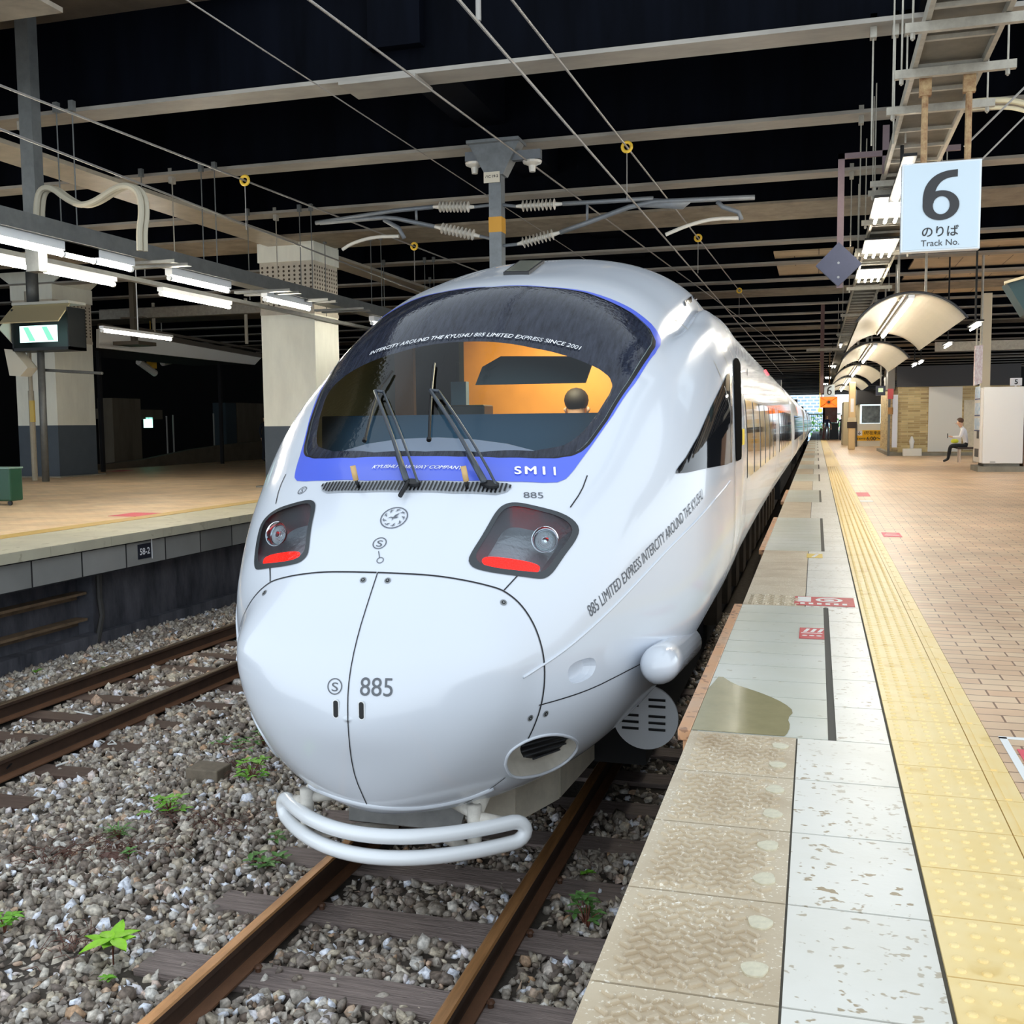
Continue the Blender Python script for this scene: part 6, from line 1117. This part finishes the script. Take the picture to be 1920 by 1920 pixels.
# ---- bench
q = onz(1815, 868, 0); e = empty('bench_chair', q, 'dark seat with metal legs beside the vending machine', 'chair'); mb = MB(); bx, by = q[0], q[1]
mb.bb(bx-.28, bx+.3, by, by+.5, .40, .46); mb.bb(bx+.22, bx+.3, by, by+.5, .46, .85); mb.build('seat', mat('seat_dark', (64, 54, 52), .6), e, bevel=.02)
for dx in (-.22, .2):
    for dy in (.05, .45): mb = MB(); mb.tube([(bx+dx, by+dy, 0), (bx+dx, by+dy, .41)], .02, 8); mb.build('leg', mat('leg_pale', (206, 190, 176), .4), e)
# ---- far end: daylight scene
mb = MB(); mb.bb(-14, 3.0, 175, 176, -2, 22); m, N, L, b = nodes_mat('far_facade'); b.inputs['Roughness'].default_value = .3
br = N.new('ShaderNodeTexBrick'); br.inputs['Color1'].default_value = s2l((150, 185, 225))+(1,); br.inputs['Color2'].default_value = s2l((190, 215, 240))+(1,); br.inputs['Mortar'].default_value = s2l((240, 246, 250))+(1,); br.inputs['Scale'].default_value = .5; br.inputs['Mortar Size'].default_value = .06
tc = N.new('ShaderNodeTexCoord'); sp = N.new('ShaderNodeSeparateXYZ'); cb = N.new('ShaderNodeCombineXYZ'); L.new(tc.outputs['Object'], sp.inputs[0]); L.new(sp.outputs[0], cb.inputs[0]); L.new(sp.outputs[2], cb.inputs[1]); L.new(cb.outputs[0], br.inputs['Vector']); L.new(br.outputs[0], b.inputs['Base Color'])
tag(mb.build('glass_building', m), 'pale blue glazed building seen through the open end of the station', 'building')
mb = MB()
for k in range(40): x = -8+k*.28; mb.bb(x, x+.05, 152, 152.05, -.2, 2.4)
mb.bb(-8, 3.2, 152, 152.06, 2.3, 2.45); mb.bb(-8, 3.2, 152, 152.06, .6, .68); tag(mb.build('mesh_fence', mat('fence_green', (130, 196, 150), .5)), 'pale green fence across the far end of the platform', 'fence')
e = empty('far_trees', (-2, 158, 0), 'band of green shrubs behind the far fence', 'shrubs'); mb = MB()
for k in range(400): c = np.array([rng.uniform(-9, 4), rng.uniform(157, 159), rng.uniform(-.5, 2.0)]); leaf(mb, c, rng.normal(size=3), .5, .35)
mb.build('foliage', mat('far_leaf', (120, 190, 90), .6), e)

# ================================================================== PEOPLE
def skin_mesh(name, joints, bones, mats, classify, parent, sub=2):
    me = bpy.data.meshes.new(name); names = list(joints); me.from_pydata([tuple(map(float, joints[n][:3])) for n in names], [(names.index(a), names.index(b)) for a, b in bones], [])
    ob = bpy.data.objects.new(name, me); COL.objects.link(ob); bm = bmesh.new(); bm.from_mesh(me); ly = bm.verts.layers.skin.verify()
    for v, n in zip(bm.verts, names): r = joints[n][3]; v[ly].radius = (r, joints[n][4] if len(joints[n]) > 4 else r); v[ly].use_root = (n == 'pelvis')
    bm.to_mesh(me); bm.free(); sm = ob.modifiers.new('s', 'SKIN'); sm.use_smooth_shade = True; sm.branch_smoothing = .6; sb = ob.modifiers.new('d', 'SUBSURF'); sb.levels = sub; sb.render_levels = sub
    bpy.context.view_layer.update(); dg = bpy.context.evaluated_depsgraph_get(); m2 = bpy.data.meshes.new_from_object(ob.evaluated_get(dg)); bpy.data.objects.remove(ob)
    m2.materials.clear()
    for m_ in mats: m2.materials.append(m_)
    for p in m2.polygons: p.material_index = classify(np.array(p.center)); p.use_smooth = True
    o = bpy.data.objects.new(name, m2); COL.objects.link(o); o.parent = parent; return o
def person(root_loc, rz, label, pose, shirt, pants, hair, skin=(224, 178, 148), sleeve='short', shoes=(24, 24, 26), scale=1):
    e = empty('person', root_loc, label, 'person'); e.rotation_euler = (0, 0, rz); e.scale = (scale,)*3
    J = {}
    if pose == 'stand' or pose == 'walk':
        s_ = .10 if pose == 'walk' else 0
        J = dict(pelvis=(0, 0, .93, .125, .10), waist=(0, 0, 1.05, .125, .095), chest=(0, .0, 1.28, .155, .11), neckb=(0, 0, 1.43, .07, .065), neck=(0, -.01, 1.49, .05), head=(0, -.02, 1.57, .075, .085), crown=(0, -.02, 1.67, .075, .085))
        for sx, n in ((-1, 'l'), (1, 'r')):
            J.update({'sh'+n: (sx*.16, 0, 1.40, .06), 'el'+n: (sx*.25, .02-s_*sx*.5, 1.12, .042), 'wr'+n: (sx*.27, -.06-s_*sx, .88, .03), 'ha'+n: (sx*.27, -.08-s_*sx, .80, .032, .02), 'fi'+n: (sx*.265, -.09-s_*sx, .73, .018, .012), 'th'+n: (sx*.235, -.12-s_*sx, .79, .01), 'hp'+n: (sx*.09, 0, .88, .095), 'kn'+n: (sx*.10, -.03-s_*sx, .50, .062), 'an'+n: (sx*.10, .04+s_*sx*1.2, .09, .042), 'fo'+n: (sx*.11, -.10+s_*sx*.9, .04, .04, .035)})
    else:
        J = dict(pelvis=(0, 0, .50, .125, .11), waist=(0, -.02, .64, .13, .10), chest=(0, -.09, .88, .15, .11), neckb=(0, -.13, 1.03, .07, .06), neck=(0, -.16, 1.08, .05), head=(0, -.20, 1.15, .072, .085), crown=(0, -.20, 1.25, .075, .09))
        for sx, n in ((-1, 'l'), (1, 'r')):
            J.update({'sh'+n: (sx*.15, -.10, 1.0, .06), 'el'+n: (sx*.21, -.18, .76, .045), 'wr'+n: (sx*.13, -.38, .76, .03), 'ha'+n: (sx*.10, -.45, .77, .03, .02), 'fi'+n: (sx*.07, -.51, .79, .016, .012), 'th'+n: (sx*.05, -.44, .80, .01), 'hp'+n: (sx*.09, -.03, .48, .095), 'kn'+n: (sx*.11, -.44, .50, .07), 'an'+n: (sx*.11, -.50, .10, .045), 'fo'+n: (sx*.12, -.64, .04, .042, .035)})
    B = [('pelvis', 'waist'), ('waist', 'chest'), ('chest', 'neckb'), ('neckb', 'neck'), ('neck', 'head'), ('head', 'crown')]
    for n in 'lr': B += [('chest', 'sh'+n), ('sh'+n, 'el'+n), ('el'+n, 'wr'+n), ('wr'+n, 'ha'+n), ('ha'+n, 'fi'+n), ('ha'+n, 'th'+n), ('pelvis', 'hp'+n), ('hp'+n, 'kn'+n), ('kn'+n, 'an'+n), ('an'+n, 'fo'+n)]
    nm = list(J); JP = np.array([J[k][:3] for k in nm])
    seg = {'skin': [('neck', 'head'), ('head', 'crown')], 'shirt': [('pelvis', 'waist'), ('waist', 'chest'), ('chest', 'neckb')], 'pants': [], 'shoes': []}
    for n in 'lr':
        seg['shirt'] += [('chest', 'sh'+n), ('sh'+n, 'el'+n)]; seg['shirt' if sleeve == 'long' else 'skin'] += [('el'+n, 'wr'+n)]; seg['skin'] += [('wr'+n, 'ha'+n), ('ha'+n, 'fi'+n), ('ha'+n, 'th'+n)]; seg['pants'] += [('pelvis', 'hp'+n), ('hp'+n, 'kn'+n), ('kn'+n, 'an'+n)]; seg['shoes'] += [('an'+n, 'fo'+n)]
    order = ['skin', 'shirt', 'pants', 'shoes']; S_ = [(order.index(k), np.array(J[a][:3]), np.array(J[b][:3])) for k, l in seg.items() for a, b in l]
    def cl(c):
        best = (9, 0)
        for k, a, b in S_: ab = b-a; t = min(max((c-a)@ab/(ab@ab), 0), 1); d = np.linalg.norm(c-a-ab*t); best = min(best, (d, k))
        return best[1]
    key = label[:10]; body = skin_mesh('body', J, B, [mat('skin_%d_%d' % (skin[0], skin[1]), skin, .6), mat('shirt_%s' % key, shirt, .8), mat('pants_%s' % key, pants, .8), mat('shoes_%s' % key, shoes, .5)], cl, e)
    h = np.array(J['crown'][:3]); mb = MB()
    vs = []; n = 14
    for i in range(7):
        ph = i/6*2.4
        for k in range(n): a = 2*PI*k/n; fr_ = math.cos(a+PI/2); r = .088*math.sin(ph)+.004; zz = .088*math.cos(ph); zz = max(zz, .02) if -math.sin(a) > .55 else zz; vs.append((h[0]+r*math.cos(a)*.95, h[1]+r*math.sin(a)*1.12+.01, h[2]+zz-.005))
    mb.add(vs, [(i*n+k, i*n+(k+1) % n, (i+1)*n+(k+1) % n, (i+1)*n+k) for i in range(6) for k in range(n)]); o = mb.build('hair', mat('hair_%s' % key, hair, .7), None, smooth=True, off=(0, 0, 0)); o.parent = e
    hd = np.array(J['head'][:3]); mb = MB(); mb.tube([hd+[0, -.078, .035], hd+[0, -.105, .005], hd+[0, -.085, -.005]], [.008, .014, .01], 6); o = mb.build('nose', MATS['skin_%d_%d' % (skin[0], skin[1])], None, smooth=True, off=(0, 0, 0)); o.parent = e
    mb = MB()
    for sx in (-1, 1): mb.tube([hd+[sx*.03, -.083, .045], hd+[sx*.03, -.088, .045]], .009, 6)
    mb.tube([hd+[-.022, -.082, -.035], hd+[.022, -.082, -.035]], .005, 5); o = mb.build('eyes_and_mouth', mat('face_dark', (60, 34, 30), .6), None, off=(0, 0, 0)); o.parent = e
    mb = MB()
    for sx in (-1, 1): mb.tube([hd+[sx*.075, .0, .045], hd+[sx*.088, .005, .03], hd+[sx*.076, .0, .0]], [.008, .016, .008], 6)
    o = mb.build('ear', MATS['skin_%d_%d' % (skin[0], skin[1])], None, smooth=True, off=(0, 0, 0)); o.parent = e
    return e
q = onz(1790, 868, 0)
pe = person((bx-.02, by+.25, 0), -PI/2-.12, 'seated man in white shirt and dark trousers looking at a phone beside the vending machine', 'sit', (236, 238, 244), (24, 26, 30), (84, 60, 44), sleeve='long')
f_ = np.array([-1, -.05, 0])
mb = MB(); c = np.array([bx-.02, by+.25, .80])+f_*.53; mb.box(c, (.02, .07, .14)); tag(mb.build('phone', black, bevel=.004), 'dark phone held by the seated man', 'phone')
mb = MB(); c = np.array([bx-.02, by+.25, .62])+f_*.33; mb.tube([c+[-.1, 0, .0], c+[-.05, 0, .02], c+[.05, 0, .02], c+[.1, 0, 0]], [.03, .065, .065, .03], 10); tag(mb.build('yellow_pouch', mat('pouch_yellow', (214, 222, 60), .6), smooth=True), 'yellow green pouch on the lap of the seated man', 'pouch')
q = onz(1550, 825, 0); person((q[0], q[1], 0), .1, 'standing man in dark blue polo shirt and grey trousers far along the platform', 'walk', (26, 40, 78), (96, 92, 98), (150, 130, 120), shoes=(60, 56, 60))
mb = MB(); mb.bb(q[0]-.48, q[0]-.3, q[1]-.12, q[1]+.1, .35, .8); tag(mb.build('carried_bag', mat('bag_grey', (70, 66, 74), .6), bevel=.02), 'grey bag carried by the standing man', 'bag')
q = ony(1578, 815, 74); person((q[0], 74, 0), .4, 'person in dark clothes with an orange bag beside the pale wall block', 'stand', (34, 36, 48), (34, 36, 50), (40, 30, 26), sleeve='long'); mb = MB(); mb.bb(q[0]+.05, q[0]+.3, 73.6, 73.8, 1.0, 1.6); tag(mb.build('orange_bag', mat('bag_orange', (244, 140, 50), .6), bevel=.03), 'orange bag held up by the person in dark clothes', 'bag')
q = onz(494, 866, 0); person((q[0]+.1, q[1], 0), PI*.9, 'person in navy clothes half hidden behind the cream column', 'stand', (50, 48, 86), (30, 32, 50), (30, 24, 22), sleeve='long')
q = ony(1068, 756, 7.2); person((q[0], 7.15, q[2]-1.22), PI*.97, 'person with dark hair seated inside the driving cab', 'sit', (60, 66, 78), (30, 32, 40), (24, 16, 14), sleeve='long')
# ---- every separate piece becomes a part of its own
def split_pieces(ob, gap=.03):
    me = ob.data; n = len(me.vertices); co = np.empty(n*3); me.vertices.foreach_get('co', co); co = co.reshape(-1, 3); par = list(range(n))
    def find(a):
        while par[a] != a: par[a] = par[par[a]]; a = par[a]
        return a
    for p in me.polygons:
        v = p.vertices; r0 = find(v[0])
        for k in v[1:]:
            r1 = find(k)
            if r1 != r0: par[r1] = r0
    lab = np.array([find(i) for i in range(n)]); ids = np.unique([lab[p.vertices[0]] for p in me.polygons]); bx = [(co[lab == i].min(0)-gap/2, co[lab == i].max(0)+gap/2) for i in ids]; g = list(range(len(ids)))
    def fg(a):
        while g[a] != a: a = g[a]
        return a
    for i in range(len(ids)):
        for j in range(i):
            if (bx[i][0] <= bx[j][1]).all() and (bx[j][0] <= bx[i][1]).all(): a, b = fg(i), fg(j); g[max(a, b)] = min(a, b)
    m_ = {ids[i]: fg(i) for i in range(len(ids))}; gs = sorted(set(m_.values()))
    if len(gs) < 2: return
    grp = np.array([m_[lab[p.vertices[0]]] for p in me.polygons])
    for q in gs[1:]+[gs[0]]:
        idx = [i for i in range(len(grp)) if grp[i] == q]; vs = sorted({v for i in idx for v in me.polygons[i].vertices}); mp = {v: k for k, v in enumerate(vs)}
        m2 = bpy.data.meshes.new(me.name); m2.from_pydata([tuple(co[v]) for v in vs], [], [tuple(mp[v] for v in me.polygons[i].vertices) for i in idx])
        for m in me.materials: m2.materials.append(m)
        for k, i in enumerate(idx): m2.polygons[k].material_index = me.polygons[i].material_index; m2.polygons[k].use_smooth = me.polygons[i].use_smooth
        if q == gs[0]: ob.data = m2
        else: o = ob.copy(); o.data = m2; COL.objects.link(o)
for o in list(SC.objects):
    if o.type != 'MESH' or o.parent is None: continue
    nm = o.name.split('.')[0]
    if nm in ('cab_side_window', 'panel_gap', 'underfloor_box', 'moulding', 'window_pillar', 'door_pocket', 'caution_plate', 'door_gap', 'roof_side_vent', 'blue_skirt', 'plough_plate', 'side_window', 'hanger', 'hanger_arm', 'wheel', 'side_rail', 'louvre_panel', 'post', 'tube', 'clamp', 'drop'): split_pieces(o, .01)
    elif nm in ('body_lettering', 'band_lettering', 'lettering'): split_pieces(o, .09)
    elif nm == 'rim' and o.parent.name.startswith('vault') or nm == 'slot' and o.parent.name.startswith('slotted'): split_pieces(o, .006)
    elif nm == 'window_row': split_pieces(o, .02)
